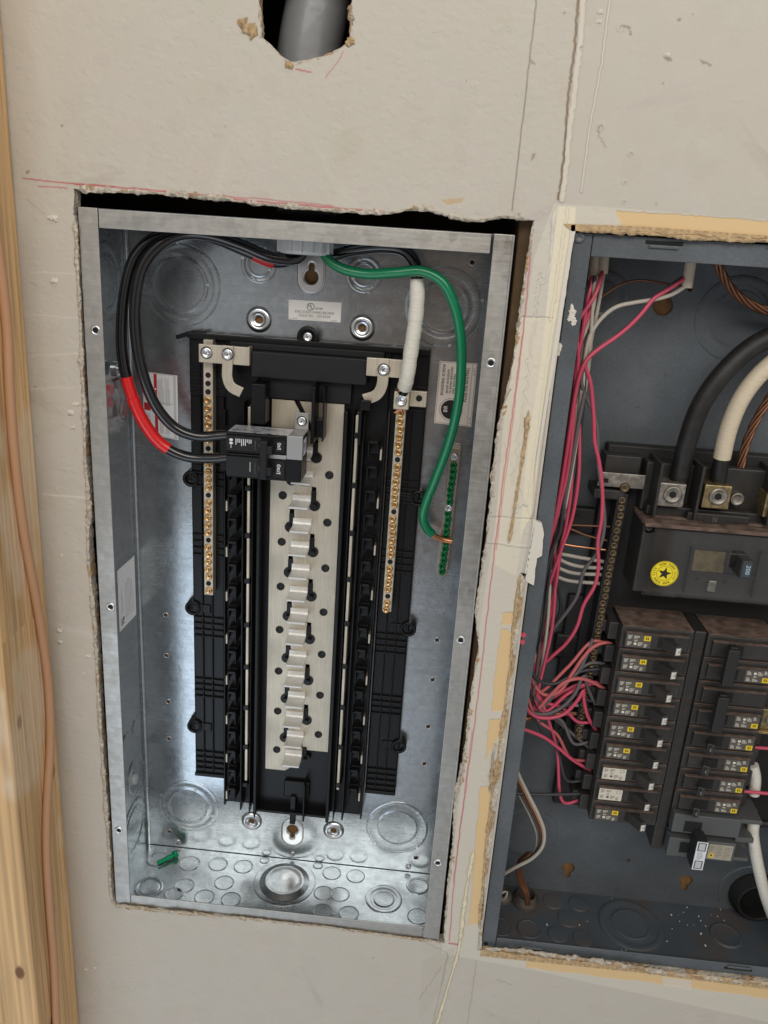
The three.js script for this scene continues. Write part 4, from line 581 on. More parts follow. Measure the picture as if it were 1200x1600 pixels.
mesh('bend', box(RX0 + T, RX1 - T, RY0 + T, RY0 + 0.0105, OZ + 0.0001, OZ + 0.0016), mat.greyPaint, old);
const ofl = mesh('flange', rbox(RX0 + 0.0002, RX0 + OW, RY0, RY1, -0.0032, -0.0018, 0.0006), mat.greyPaint, old);
mesh('flange', rbox(RX1 - OW, RX1, RY0, RY1, -0.0032, -0.0018, 0.0006), mat.greyPaint, old);
const oft = mesh('flange', rbox(RX0 + OW + 0.0008, RX1 - OW - 0.0005, RY1 - 0.0175, RY1, -0.0034, -0.0020, 0.0006), mat.greyPaint, old);
const ofb = mesh('flange', rbox(RX0 + OW + 0.0008, RX1 - OW - 0.0005, RY0, RY0 + 0.0135, -0.0034, -0.0020, 0.0006), mat.greyPaint, old);
const slotAt = (u, v, par) => { const p = V(u, v, -0.002); mesh('slot', rbox(p.x - 0.015, p.x + 0.015, p.y - 0.0014, p.y + 0.0014, -0.0022, -0.0014, 0.0004), mat.hole, par); mesh('slot_lip', rbox(p.x - 0.012, p.x + 0.012, p.y - (par === oft ? 0.0044 : -0.0018), p.y - (par === oft ? 0.0018 : -0.0044), -0.0022, 0.0000, 0.0008), mat.greyPaint, par); };
slotAt(1038, 380, oft); slotAt(830, 1484, ofb); slotAt(1153, 1514, ofb);
{ const p = V(905, 371, -0.0018); mesh('screw', lathez([[0.0046, -0.0002], [0.0046, 0.001], [0.0038, 0.0018], [0.0024, 0.0019], [0.0020, 0.0008], [0.0001, 0.0008]], p.x, p.y, -0.0018, 18), mat.greyPaint, ofl); for (const [u, v] of [[818, 992], [816, 1003], [759, 1474]]) { const q = V(u, v, -0.0018); mesh('hole', cylz(0.0026, 0.0006, q.x, q.y, -0.0017, 14), u > 800 ? mat.red : mat.hole, ofl); } }
// scraped plaster smears on the flange
for (const [u, v, n] of [[893, 498, 4], [871, 545, 3], [846, 692, 1], [893, 487, 3]]) for (let k = 0; k < n; k++) { const p = V(u + rr(-3, 3), v + rr(-8, 8), -0.0018); mesh('plaster_smear', burr([[0, -1], [0.2, 0], [-0.1, 1]].map(([x, y]) => new THREE.Vector3(p.x + x * 0.003, p.y + y * rr(0.002, 0.006), 0)), 0.0022, u + k, -0.0016, 0.25), mat.paperWhite, ofl); }
for (const [u, v, rs] of [[944, 462, [0.0225, 0.0175, 0.013]], [1152, 498, [0.039, 0.031, 0.0255]], [825, 1300, [0.034, 0.027]], [800, 1240, [0.018]], [1170, 1392, [0.036, 0.03]]]) { const p = V(u, v, OZ); p.x = Math.max(p.x, RX0 + T + rs[0] + 0.001); knockout(p, NZ, rs, 0.0013, mat.greyPaint, old); }
{
  const YB = RY0 + T, k = 2.727, at = (x, y) => VY(760 + x / k, 1330 + y / k, YB);
  for (const [x, y, rs] of [[282, 215, [0.0115]], [392, 225, [0.0115]], [348, 290, [0.012]], [305, 355, [0.0115]], [412, 372, [0.0115]], [180, 335, [0.0135, 0.0118]], [58, 325, [0.0135, 0.0118]], [1020, 360, [0.018, 0.0145]], [615, 315, [0.0365, 0.031, 0.0225, 0.0195]]]) { const p = at(x, y); p.x = Math.max(p.x, RX0 + T + rs[0]); knockout(p, UP, rs, 0.0020, mat.greyFloor, old); }
  const p = at(165, 215); const c = thing('cable_connector', 'rusty cable connector on the old box floor holding copper wires', 'connector'); mesh('ring', lathe([[0.0155, 0], [0.0155, 0.005], [0.013, 0.0058], [0.0115, 0.0118], [0.0095, 0.0118], [0.009, 0]], 30).translate(p.x, p.y, p.z), std({ color: rgb(0.12, 0.10, 0.085), metalness: 0.5, roughness: 0.6 }), c);
  const q = at(62, 195); const c2 = thing('cable_connector', 'small cable connector in the old box floor corner beside the flange', 'connector'); mesh('ring', lathe([[0.013, 0], [0.013, 0.005], [0.011, 0.0058], [0.0095, 0.009], [0.008, 0.009], [0.0075, 0]], 26).translate(Math.max(q.x, RX0 + 0.017), q.y, q.z), std({ color: rgb(0.16, 0.14, 0.12), metalness: 0.5, roughness: 0.6 }), c2);
  wire('copper_wire', 'short pale wire curl at the corner connector in the old box', 'wire', [[772, 1405, -0.06], [780, 1398, -0.058], [792, 1392, -0.06], [790, 1402, -0.058], [776, 1408, -0.062]], 0.0013, mat.wireWhite);
}
// debris on the floor of the old box
for (let k = 0; k < 30; k++) { const p = VY(1020 + rr(0, 120), 1405 + rr(0, 60), RY0 + T); if (k > 10) p.copy(VY(rr(850, 1150), rr(1400, 1490), RY0 + T)); mesh('debris', new THREE.IcosahedronGeometry(rr(0.0004, 0.0011), 0).scale(1, 0.5, rr(0.6, 1.8)).translate(p.x, p.y + 0.0004, Math.max(OZ + 0.004, p.z)), mat.paperWhite, old); }

// ---------------------------------------------------------------- old interior: neutral bar, lugs, main breaker
const oi = thing('old_panel_interior', 'dusty black bus interior with screw terminal bar inside the old panel', 'panel interior');
mesh('base', M(rbox(0.300, 0.585, -0.235, 0.185, OZ + 0.0006, -0.080, 0.002), rbox(0.285, 0.312, -0.12, 0.02, OZ + 0.0006, -0.086, 0.002)), mat.oldDark, oi);
const spine = mesh('spine', rbox(0.4015, 0.4135, -0.247, 0.015, -0.082, -0.036, 0.002), mat.oldBlack, oi);
mesh('side_shelf', M(rbox(0.296, 0.33, 0.146, 0.178, -0.0895, -0.064, 0.0015), rbox(0.288, 0.318, 0.136, 0.1455, -0.0895, -0.056, 0.0015)), mat.oldBlack, oi);
{ const z = -0.056; const a = V(936, 737, z), b = V(1006, 765, z); const st = mesh('strap', rbox(a.x, b.x, b.y, a.y, z - 0.002, z, 0.0008), mat.lugSteel, oi); const p = V(976, 762, z); mesh('screw', screwGeo(0.0042, p.x, p.y, z, 0.5), mat.brassOld, st); mesh('hole', box(a.x, a.x + 0.010, b.y + 0.004, b.y + 0.008, z - 0.0002, z + 0.0003), mat.hole, st); }
for (const [u, v] of [[880, 812], [862, 1008], [858, 1138]]) { const p = V(u + 30, v, -0.09); mesh('mount_foot', M(rbox(p.x - 0.018, p.x + 0.012, p.y - 0.014, p.y + 0.014, OZ + 0.0006, -0.085, 0.003), cylz(0.006, 0.004, p.x - 0.006, p.y, -0.0845, 16)), mat.oldDark, oi); }
terminalBar(oi, 'neutral_bar', V(974, 772, -0.058), V(903, 1152, -0.058), 0.0098, -0.080, -0.058, L => { const o = []; for (let y = 0.006; y < L - 0.002; y += 0.0078) o.push([y, 'g']); return o; }, mat.brassOld, mat.oldDark, 0.0036);
// lug block
{
  const z = -0.040;
  mesh('lug_block', M(rbox(0.335, 0.585, 0.126, 0.175, -0.081, -0.062, 0.002), rbox(0.338, 0.585, 0.126, 0.136, -0.081, -0.048, 0.0015), rbox(0.374, 0.432, 0.1265, 0.1345, -0.062, -0.040, 0.0015)), mat.oldBlack, oi);
  for (const [u, v] of [[1022, 752], [1086, 752], [1192, 790]]) { const p = V(u, v, -0.055); mesh('partition', rbox(p.x - 0.0014, p.x + 0.0014, 0.128, 0.180, -0.081, -0.036, 0.001), mat.oldBlack, oi); }
  for (const [u, v, m, w] of [[1049, 774, mat.lugSteel, 0.0125], [1120, 777, mat.lugBrass, 0.0125], [1216, 792, mat.lugBrass, 0.0125]]) {
    const p = V(u, v, z); const lug = mesh('lug', rbox(p.x - w, p.x + w, p.y - 0.0115, p.y + 0.0115, -0.064, z, 0.0012), m, oi);
    const sc = mesh('set_screw', lathez([[0.0085, -0.001], [0.0085, 0.0010], [0.0074, 0.0018], [0.0058, 0.0018], [0.0052, 0.0004], [0.0001, 0.0004]], p.x + 0.001, p.y + 0.0008, z, 26), mat.lugSteel, lug); mesh('socket', cylz(0.0034, 0.0004, p.x + 0.001, p.y + 0.0008, z + 0.0007, 6), mat.hole, sc);
  }
  { const p = V(1149, 778, -0.06); mesh('set_screw', lathez([[0.0068, -0.01], [0.0068, 0.001], [0.0056, 0.0018], [0.0044, 0.0018], [0.004, 0.0004], [0.0001, 0.0004]], p.x, p.y, -0.056, 24), mat.lugSteel, oi); }
  { const p = V(1117, 812, -0.0395), w = 0.010; mesh('print', quad(new THREE.Vector3(p.x - w, p.y + 0.004, -0.0396), new THREE.Vector3(p.x + w, p.y + 0.004, -0.0396), new THREE.Vector3(p.x + w, p.y - 0.004, -0.0396), new THREE.Vector3(p.x - w, p.y - 0.004, -0.0396)), std({ color: 0xffffff, roughness: 0.7, map: canvasTex(160, 64, (c) => { c.fillStyle = '#2a2623'; c.fillRect(0, 0, 160, 64); c.fillStyle = '#55504b'; c.font = 'bold 54px sans-serif'; c.textAlign = 'center'; c.fillText('N', 80, 52); }) }), oi, { keepUV: true }); }
}
{
  const mb = thing('main_breaker', 'large dusty main breaker behind a clear cover with yellow star sticker', 'breaker');
  const x0 = 0.330, x1 = 0.585, y0 = 0.052, y1 = 0.122;
  mesh('body', M(rbox(x0 + 0.004, x1, y0, y1 - 0.001, -0.079, -0.034, 0.002), rbox(x0 + 0.016, x0 + 0.05, y0 - 0.008, y0 + 0.006, -0.079, -0.045, 0.002)), mat.oldBlack, mb);
  mesh('top_cover', rbox(x0 + 0.003, x1, y1 - 0.001, y1 + 0.003, -0.078, -0.0262, 0.001), mat.dusty, mb);
  mesh('top_cover', rbox(x0 + 0.012, x1, y1 + 0.003, y1 + 0.0055, -0.0475, -0.041, 0.001), mat.dusty, mb);
  { const p = V(1014, 823, -0.035); mesh('hinge_pin', M(cylz(0.006, 0.012, p.x, p.y, -0.040, 20), lathez([[0.0032, 0], [0.0030, 0.001], [0.0001, 0.0014]], p.x, p.y - 0.001, -0.034, 14)), mat.oldBlack, mb); }
  const px = (u, v, z) => V(u, v, z);
  const zc = -0.0240, win = [px(1088, 856, zc), px(1140, 890, zc)];
  // switch recess behind the cover
  mesh('gold_plate', rbox(px(1085, 860, -0.033).x, px(1136, 860, -0.033).x, px(1100, 893, -0.033).y, px(1100, 860, -0.033).y, -0.0335, -0.0320, 0.0005), std({ color: rgb(0.24, 0.18, 0.075), roughness: 0.6, map: tex(64, (u, v) => { const g = 0.75 + 0.5 * (fbm(u, v, 5, 3) - 0.5); return [g, g, g]; }, { color: true, metres: 0.03 }) }), mb);
  mesh('frame', M(rbox(px(1070, 900, -0.03).x, px(1180, 900, -0.03).x, px(1100, 898, -0.03).y, px(1100, 895, -0.03).y, -0.0335, -0.030, 0.0005), rbox(px(1072, 900, -0.03).x, px(1075, 900, -0.03).x, px(1070, 925, -0.03).y, px(1075, 855, -0.03).y, -0.0335, -0.0275, 0.0005), rbox(px(1180, 900, -0.03).x, px(1187, 900, -0.03).x, px(1170, 932, -0.03).y, px(1185, 862, -0.03).y, -0.0335, -0.0275, 0.0005)), mat.oldDark, mb);
  const h = px(1158, 882, -0.02); mesh('handle', M(rbox(h.x - 0.011, h.x + 0.006, h.y - 0.007, h.y + 0.009, -0.0335, -0.024, 0.0015), rbox(h.x - 0.0035, h.x + 0.0075, h.y - 0.0105, h.y + 0.0075, -0.027, -0.0105, 0.0015)), mat.oldBlack, mb);
  mesh('print', quad(new THREE.Vector3(h.x - 0.002, h.y + 0.006, -0.0103), new THREE.Vector3(h.x + 0.0062, h.y + 0.006, -0.0103), new THREE.Vector3(h.x + 0.0062, h.y - 0.009, -0.0103), new THREE.Vector3(h.x - 0.002, h.y - 0.009, -0.0103)), std({ color: 0xffffff, roughness: 0.5, map: canvasTex(64, 110, (c) => { c.fillStyle = '#39434a'; c.fillRect(0, 0, 64, 110); c.fillStyle = '#9db0ba'; c.translate(24, 55); c.rotate(Math.PI / 2); c.font = 'bold 42px sans-serif'; c.textAlign = 'center'; c.fillText('200', 0, 0); }) }), mb, { keepUV: true });
  for (const [u, v] of [[1089, 905], [1132, 909]]) { const p = px(u, v, -0.0335); mesh('hole', cylz(0.0019, 0.0006, p.x, p.y, -0.0336, 14), mat.hole, mb); }
  const t = px(1112, 916, -0.03); mesh('tab', M(rbox(t.x - 0.004, t.x + 0.004, t.y - 0.006, t.y + 0.006, -0.0335, -0.029, 0.0015)), mat.lugSteel, mb);
  // clear cover: a shallow hinged tray
  const cx0 = px(1012, 905, zc).x, cy0 = y0 + 0.003, cy1 = y1 - 0.0015;
  mesh('clear_cover', M(box(cx0, x1, cy0, cy1, zc - 0.0009, zc), box(cx0, x1, cy0 - 0.001, cy0, zc - 0.010, zc), box(cx0 - 0.001, cx0, cy0, cy1, zc - 0.010, zc)), phy({ color: rgb(0.93, 0.93, 0.92), roughness: 0.06, transmission: 1, thickness: 0, ior: 1.5 }), mb);
  // yellow star seal
  const s = px(1038, 896, zc), R = 0.0128;
  const seal = mesh('star_sticker', new THREE.CircleGeometry(R, 48).translate(s.x, s.y, zc + 0.0004), std({ color: 0xffffff, roughness: 0.5, map: canvasTex(256, 256, (c) => {
    c.fillStyle = '#e9d326'; c.fillRect(0, 0, 256, 256); c.strokeStyle = '#3a3618'; c.lineWidth = 4; c.beginPath(); c.arc(128, 128, 122, 0, 7); c.stroke(); c.lineWidth = 3; c.beginPath(); c.arc(128, 128, 74, 0, 7); c.stroke();
    c.fillStyle = '#26221a'; c.beginPath(); for (let k = 0; k < 10; k++) { const a = -Math.PI / 2 - 0.0 + k * Math.PI / 5 + 0.15, r = k % 2 ? 27 : 66; c.lineTo(128 + Math.cos(a) * r, 128 + Math.sin(a) * r); } c.closePath(); c.fill();
    c.font = 'bold 29px sans-serif'; c.textAlign = 'center'; const arc = (txt, a0) => { [...txt].forEach((ch, i) => { c.save(); c.translate(128, 128); c.rotate(a0 + (i - (txt.length - 1) / 2) * 0.215); c.fillText(ch, 0, -88); c.restore(); }); }; arc('NEW YORK CITY', 0.75); arc('NEW YORK CITY', 0.75 + Math.PI);
  }) }), mb, { keepUV: true }); seal.userData.label = 'round yellow seal with a black star';
}

// ---------------------------------------------------------------- old branch breakers
const breakerPrint = (style) => canvasTex(200, 132, (c, W, H) => {
  c.fillStyle = style === 'pale' ? '#cfc8b8' : style === 'blank' ? '#4a4744' : '#57524b'; c.fillRect(0, 0, W, H); if (style === 'blank') return;
  c.fillStyle = style === 'pale' ? '#5c574e' : '#dcd5c8'; for (const [x, y, w, l] of [[14, 12, 34, 4], [14, 78, 34, 4], [62, 14, 44, 3], [68, 56, 30, 2], [100, 78, 40, 4], [150, 92, 26, 4]]) squiggles(c, x, y, w, l, 10, 6); c.beginPath(); c.arc(78, 96, 13, 0, 7); c.fill();
  if (style === 'pale') { c.strokeStyle = '#6b6558'; c.lineWidth = 3; c.strokeRect(150, 14, 30, 30); } else { c.fillStyle = '#e2c21a'; c.fillRect(142, 8, 54, 50); c.fillStyle = '#3a3420'; c.fillRect(156, 21, 26, 24); c.fillStyle = '#e2c21a'; c.fillRect(163, 27, 12, 12); }
});
const prints = { dark: breakerPrint('dark'), pale: breakerPrint('pale') }, printMat = {};
for (const k in prints) printMat[k] = std({ color: 0xffffff, roughness: 0.55, map: prints[k] });
const tipMat = std({ color: 0xffffff, roughness: 0.5, map: canvasTex(48, 80, c => { c.fillStyle = '#8d8a84'; c.fillRect(0, 0, 48, 80); c.fillStyle = '#d8d5cd'; c.fillRect(7, 8, 34, 64); c.fillStyle = '#5d5b57'; c.translate(18, 40); c.rotate(Math.PI / 2); c.font = 'bold 34px sans-serif'; c.textAlign = 'center'; c.fillText('15', 0, 0); }) });
const tipDark = std({ color: 0xffffff, roughness: 0.5, map: canvasTex(48, 80, c => { c.fillStyle = '#1c1b1b'; c.fillRect(0, 0, 48, 80); c.fillStyle = '#b9b6b0'; c.translate(20, 40); c.rotate(Math.PI / 2); c.font = 'bold 34px sans-serif'; c.textAlign = 'center'; c.fillText('15', 0, 0); }) });
const BF = -0.030, BH = 0.0248;
// s = +1: handle towards +x. Built round its own centre; x from -0.034 (outer end) to +0.034 (inner end)
function branch(s, label, group, at, wear, { print = 'dark', poles = 1, tie = false, proud = 0 } = {}) {
  const g = thing('branch_breaker', label, 'breaker', group, at);
  const X = (a, b) => s > 0 ? [a, b] : [-b, -a];
  const blk = [], dus = [];
  for (let k = 0; k < poles; k++) {
    const y = -k * 0.0257, t = y + BH / 2, b = y - BH / 2, zf = proud;
    mesh('body', M(rbox(...X(-0.036, 0.034), b, t - 0.0012, -0.050, zf - 0.0035, 0.0012), rbox(...X(-0.0455, -0.036), b + 0.002, t - 0.004, -0.050, zf - 0.016, 0.0012), rbox(...X(-0.052, -0.0455), b + 0.005, t - 0.007, -0.050, zf - 0.026, 0.0012)), wear, g);
    mesh('top_face', M(rbox(...X(-0.0355, 0.0335), t - 0.0012, t - 0.0002, -0.0495, zf - 0.0042, 0.0004, 1), rbox(...X(-0.0325, 0.0290), t - 0.0065, t - 0.0058, zf - 0.0035, zf + 0.0003, 0.0003, 1)), mat.dusty, g).userData.label = 'brown dusty top of the breaker';
    mesh('face_rim', M(rbox(...X(-0.0325, 0.0290), b + 0.0030, t - 0.0065, zf - 0.0038, zf, 0.0009)), wear, g);
    const px0 = -0.0315, px1 = -0.0075, yt = t - 0.0072, yb = b + 0.0038;
    const xs = s > 0 ? [px0, px1] : [-px1, -px0];
    if (!(poles === 2 && k === 0)) mesh('print', quad(new THREE.Vector3(xs[0], s > 0 ? yt : yb, zf + 0.0003), new THREE.Vector3(xs[1], s > 0 ? yt : yb, zf + 0.0003), new THREE.Vector3(xs[1], s > 0 ? yb : yt, zf + 0.0003), new THREE.Vector3(xs[0], s > 0 ? yb : yt, zf + 0.0003)).applyMatrix4(new THREE.Matrix4()), printMat[print], g, { keepUV: true });
    // toggle opening and toggle
    mesh('toggle_slot', box(...X(-0.0005, 0.0145), b + 0.0055, t - 0.0085, zf + 0.0001, zf + 0.0006), mat.hole, g);
    const hx = s > 0 ? 0.0105 : 0.0135; const hg = new THREE.ExtrudeGeometry(poly(s > 0 ? [[0.003, 0], [0.0115, 0], [0.0185, 0.0125], [0.0125, 0.0145]] : [[0.006, 0], [0.0145, 0], [0.0185, 0.0125], [0.0125, 0.0145]]), { depth: 0.0096, bevelEnabled: true, bevelThickness: 0.0006, bevelSize: 0.0006, bevelOffset: -0.0006, bevelSegments: 1 });
    hg.rotateX(Math.PI / 2).translate(0, y + 0.0024, zf + 0.0002); if (s < 0) hg.scale(-1, 1, 1); const hm = s < 0 ? (() => { const p = hg.index; return hg; })() : hg;
    if (s < 0) { const g2 = hg; for (const n of ['position', 'normal', 'uv']) { const A = g2.attributes[n], w = A.itemSize; for (let i = 0; i < A.count; i += 3) for (let q = 0; q < w; q++) { const u0 = A.array[(i + 1) * w + q]; A.array[(i + 1) * w + q] = A.array[(i + 2) * w + q]; A.array[(i + 2) * w + q] = u0; } } }
    const hd = mesh('handle', hg, wear, g);
    const a = s > 0 ? 0.0127 : -0.0183, c = s > 0 ? 0.0183 : -0.0127, z1 = zf + 0.0160; mesh('print', quad(new THREE.Vector3(a, y + 0.0014, z1 - 0.001), new THREE.Vector3(c, y + 0.0014, z1 - 0.0025), new THREE.Vector3(c, y - 0.0068, z1 - 0.0025), new THREE.Vector3(a, y - 0.0068, z1 - 0.001)), s > 0 ? tipMat : tipDark, hd, { keepUV: true });
    mesh('hole', cyl(0.0011, 0.0004, 10).translate(s > 0 ? 0.0135 : -0.0145, y + 0.0026, zf + 0.010), mat.hole, hd);
  }
  if (tie) mesh('handle_tie', M(rbox(...X(0.0085, 0.0195), -0.0257 - 0.0075, 0.0065, proud + 0.008, proud + 0.0165, 0.0015), rbox(...X(0.0105, 0.0175), 0.004, 0.0085, proud + 0.006, proud + 0.014, 0.001)), mat.oldDark, g);
  return g;
}
const worn = [0, 1, 2, 3].map(k => { const m = mat.oldBlack.clone(); m.map = m.map.clone(); m.map.offset.set(k * 0.37, k * 0.61); m.map.needsUpdate = true; m.color.multiplyScalar([0.82, 1.15, 1, 1.32][k]); return m; });
const ord = ['topmost', 'second', 'third', 'fourth', 'fifth', 'sixth', 'seventh', 'eighth', 'lowest'];
for (let k = 0; k < 9; k++) {
  const pale = k === 6 || k === 7, y = 0.0035 - k * 0.0258;
  branch(1, pale ? `single breaker with a cream label, ${k === 6 ? 'upper' : 'lower'} of two such breakers` : `${ord[k]} dusty breaker in the column beside the screw terminal bar`, 'breakers beside the terminal bar', [0.3665, y, BF], worn[(k * 3 + 1) % 4], { print: pale ? 'pale' : 'dark' });
}
branch(-1, 'upper dusty two pole breaker with joined handles below the main breaker', 'breakers in the outer column', [0.4478, 0.0022, BF], worn[1], { poles: 2, tie: true });
branch(-1, 'lower dusty two pole breaker with joined handles above four single breakers', 'breakers in the outer column', [0.4478, -0.0498, BF], worn[2], { poles: 2, tie: true });
for (let k = 0; k < 4; k++) branch(-1, `${['topmost', 'second', 'third', 'lowest'][k]} of four single breakers below the joined handle breakers`, 'breakers in the outer column', [0.4478, -0.1012 - k * 0.0258, BF], worn[(k * 3) % 4]);
{
  const g = thing('branch_breaker', 'large cleaner two pole breaker with a wide white-tipped handle at the foot', 'breaker', 'breakers in the outer column');
  const z = -0.026, A = V(1052, 1290, z), y1 = V(1060, 1272, z).y, x0 = A.x - 0.001, x1 = V(1172, 1310, z).x, y0 = y1 - 0.054, ym = (y0 + y1) / 2;
  mesh('body', M(rbox(x0, x1 - 0.012, ym + 0.004, y1, -0.078, z, 0.0012), rbox(x0, x1 - 0.012, y0, ym - 0.0035, -0.078, z, 0.0012), rbox(x0 + 0.002, x1 - 0.014, ym - 0.004, ym + 0.0045, -0.078, z - 0.012, 0.001), rbox(x1 - 0.013, x1 + 0.010, y1 - 0.006, y1 - 0.001, -0.078, z - 0.003, 0.001), rbox(x1 - 0.013, x1 + 0.006, ym - 0.003, ym + 0.003, -0.078, z - 0.003, 0.001), rbox(x1 - 0.013, x1 + 0.005, y0, y0 + 0.004, -0.078, z - 0.003, 0.001), rbox(x1 - 0.013, x1 + 0.012, y0 + 0.002, y1 - 0.002, -0.078, z - 0.022, 0.001)), std({ color: rgb(0.085, 0.088, 0.09), roughness: 0.45 }), g);
  for (const y of [y1 - 0.014, y0 + 0.013]) mesh('toggle_slot', box(x0 + 0.012, x0 + 0.030, y - 0.0065, y + 0.0065, z + 0.0001, z + 0.0005), mat.hole, g);
  const hd = mesh('handle', rbox(x0 + 0.021, x0 + 0.033, y0 + 0.001, y0 + 0.037, z, z + 0.018, 0.0015), mat.oldDark, g);
  mesh('print', quad(new THREE.Vector3(x0 + 0.0214, y0 + 0.0366, z + 0.0183), new THREE.Vector3(x0 + 0.0326, y0 + 0.0366, z + 0.0183), new THREE.Vector3(x0 + 0.0326, y0 + 0.0014, z + 0.0183), new THREE.Vector3(x0 + 0.0214, y0 + 0.0014, z + 0.0183)), std({ color: 0xffffff, roughness: 0.45, map: canvasTex(80, 300, c => { c.fillStyle = '#d9dcde'; c.fillRect(0, 0, 80, 300); c.strokeStyle = '#2b2d2f'; c.lineWidth = 8; c.strokeRect(14, 14, 52, 80); c.strokeRect(14, 206, 52, 80); c.fillStyle = '#b7bcc0'; c.fillRect(20, 20, 40, 68); c.fillRect(20, 212, 40, 68); c.fillStyle = '#30343a'; squiggles(c, 16, 112, 46, 7, 12, 4); }) }), hd, { keepUV: true });
  const a = x0 + 0.042, b = x1 - 0.0145; mesh('print', quad(new THREE.Vector3(a, ym - 0.006, z + 0.0003), new THREE.Vector3(b, ym - 0.006, z + 0.0003), new THREE.Vector3(b, y0 + 0.002, z + 0.0003), new THREE.Vector3(a, y0 + 0.002, z + 0.0003)), std({ color: 0xffffff, roughness: 0.5, map: canvasTex(200, 132, c => { c.fillStyle = '#a49d8c'; c.fillRect(0, 0, 200, 132); c.fillStyle = '#6b6557'; for (const [x, y, w, l] of [[70, 14, 50, 8], [130, 20, 60, 8], [14, 14, 40, 4]]) squiggles(c, x, y, w, l, 13, 5); c.fillStyle = '#e2c21a'; c.fillRect(14, 82, 38, 36); c.fillStyle = '#4a4220'; c.fillRect(25, 92, 16, 16); }) }), g, { keepUV: true });
}

// ---------------------------------------------------------------- cables and wires in the old box
wire('service_cable', 'thick dusty black service cable bending down to the steel lug', 'cable', [[1290, 500, -0.06], [1230, 516, -0.056], [1175, 542, -0.050], [1128, 585, -0.046], [1094, 635, -0.046], [1074, 690, -0.050], [1063, 740, -0.054], [1056, 772, -0.055]], 0.0088, mat.cableOld);
cableThing('neutral_cable', 'thick cream taped cable bending down to the brass lug', [[1290, 530, -0.05], [1230, 552, -0.048], [1190, 582, -0.046], [1160, 620, -0.046], [1140, 665, -0.048], [1129, 710, -0.051], [1123, 745, -0.054], [1120, 772, -0.055]], 0.01, [['cream_tape', 0, 0.80, 0.0079, mat.creamTape], ['sheath', 0.795, 1, 0.0074, mat.cableOld]]);
function stranded(label, pts, r, n, m) { const g = thing('ground_cable', label, 'cable', 'bare copper ground cables'), c = path(pts); for (let k = 0; k < n; k++) { const ph = k * 2 * Math.PI / n, N = 60, P = []; const up = new THREE.Vector3(0.3, 0.2, 1).normalize(); for (let i = 0; i <= N; i++) { const t = i / N, p = c.getPointAt(t), d = c.getTangentAt(t), a = new THREE.Vector3().crossVectors(d, up).normalize(), b = new THREE.Vector3().crossVectors(d, a); P.push(p.addScaledVector(a, Math.cos(ph + t * 14) * r).addScaledVector(b, Math.sin(ph + t * 14) * r)); } mesh('strand', new THREE.TubeGeometry(new THREE.CatmullRomCurve3(P), 70, r * 0.62, 6), m, g); } return g; }
stranded('twisted brown copper cable crossing the top of the old box', [[1108, 380, -0.05], [1122, 415, -0.055], [1140, 448, -0.06], [1170, 474, -0.062], [1210, 488, -0.062], [1290, 492, -0.062]], 0.0026, 5, mat.copperOld);
stranded('twisted brown copper cable rising behind the brass lug', [[1290, 540, -0.07], [1220, 600, -0.07], [1185, 650, -0.07], [1165, 695, -0.07], [1155, 740, -0.068], [1150, 770, -0.066]], 0.0026, 5, mat.copperOld);
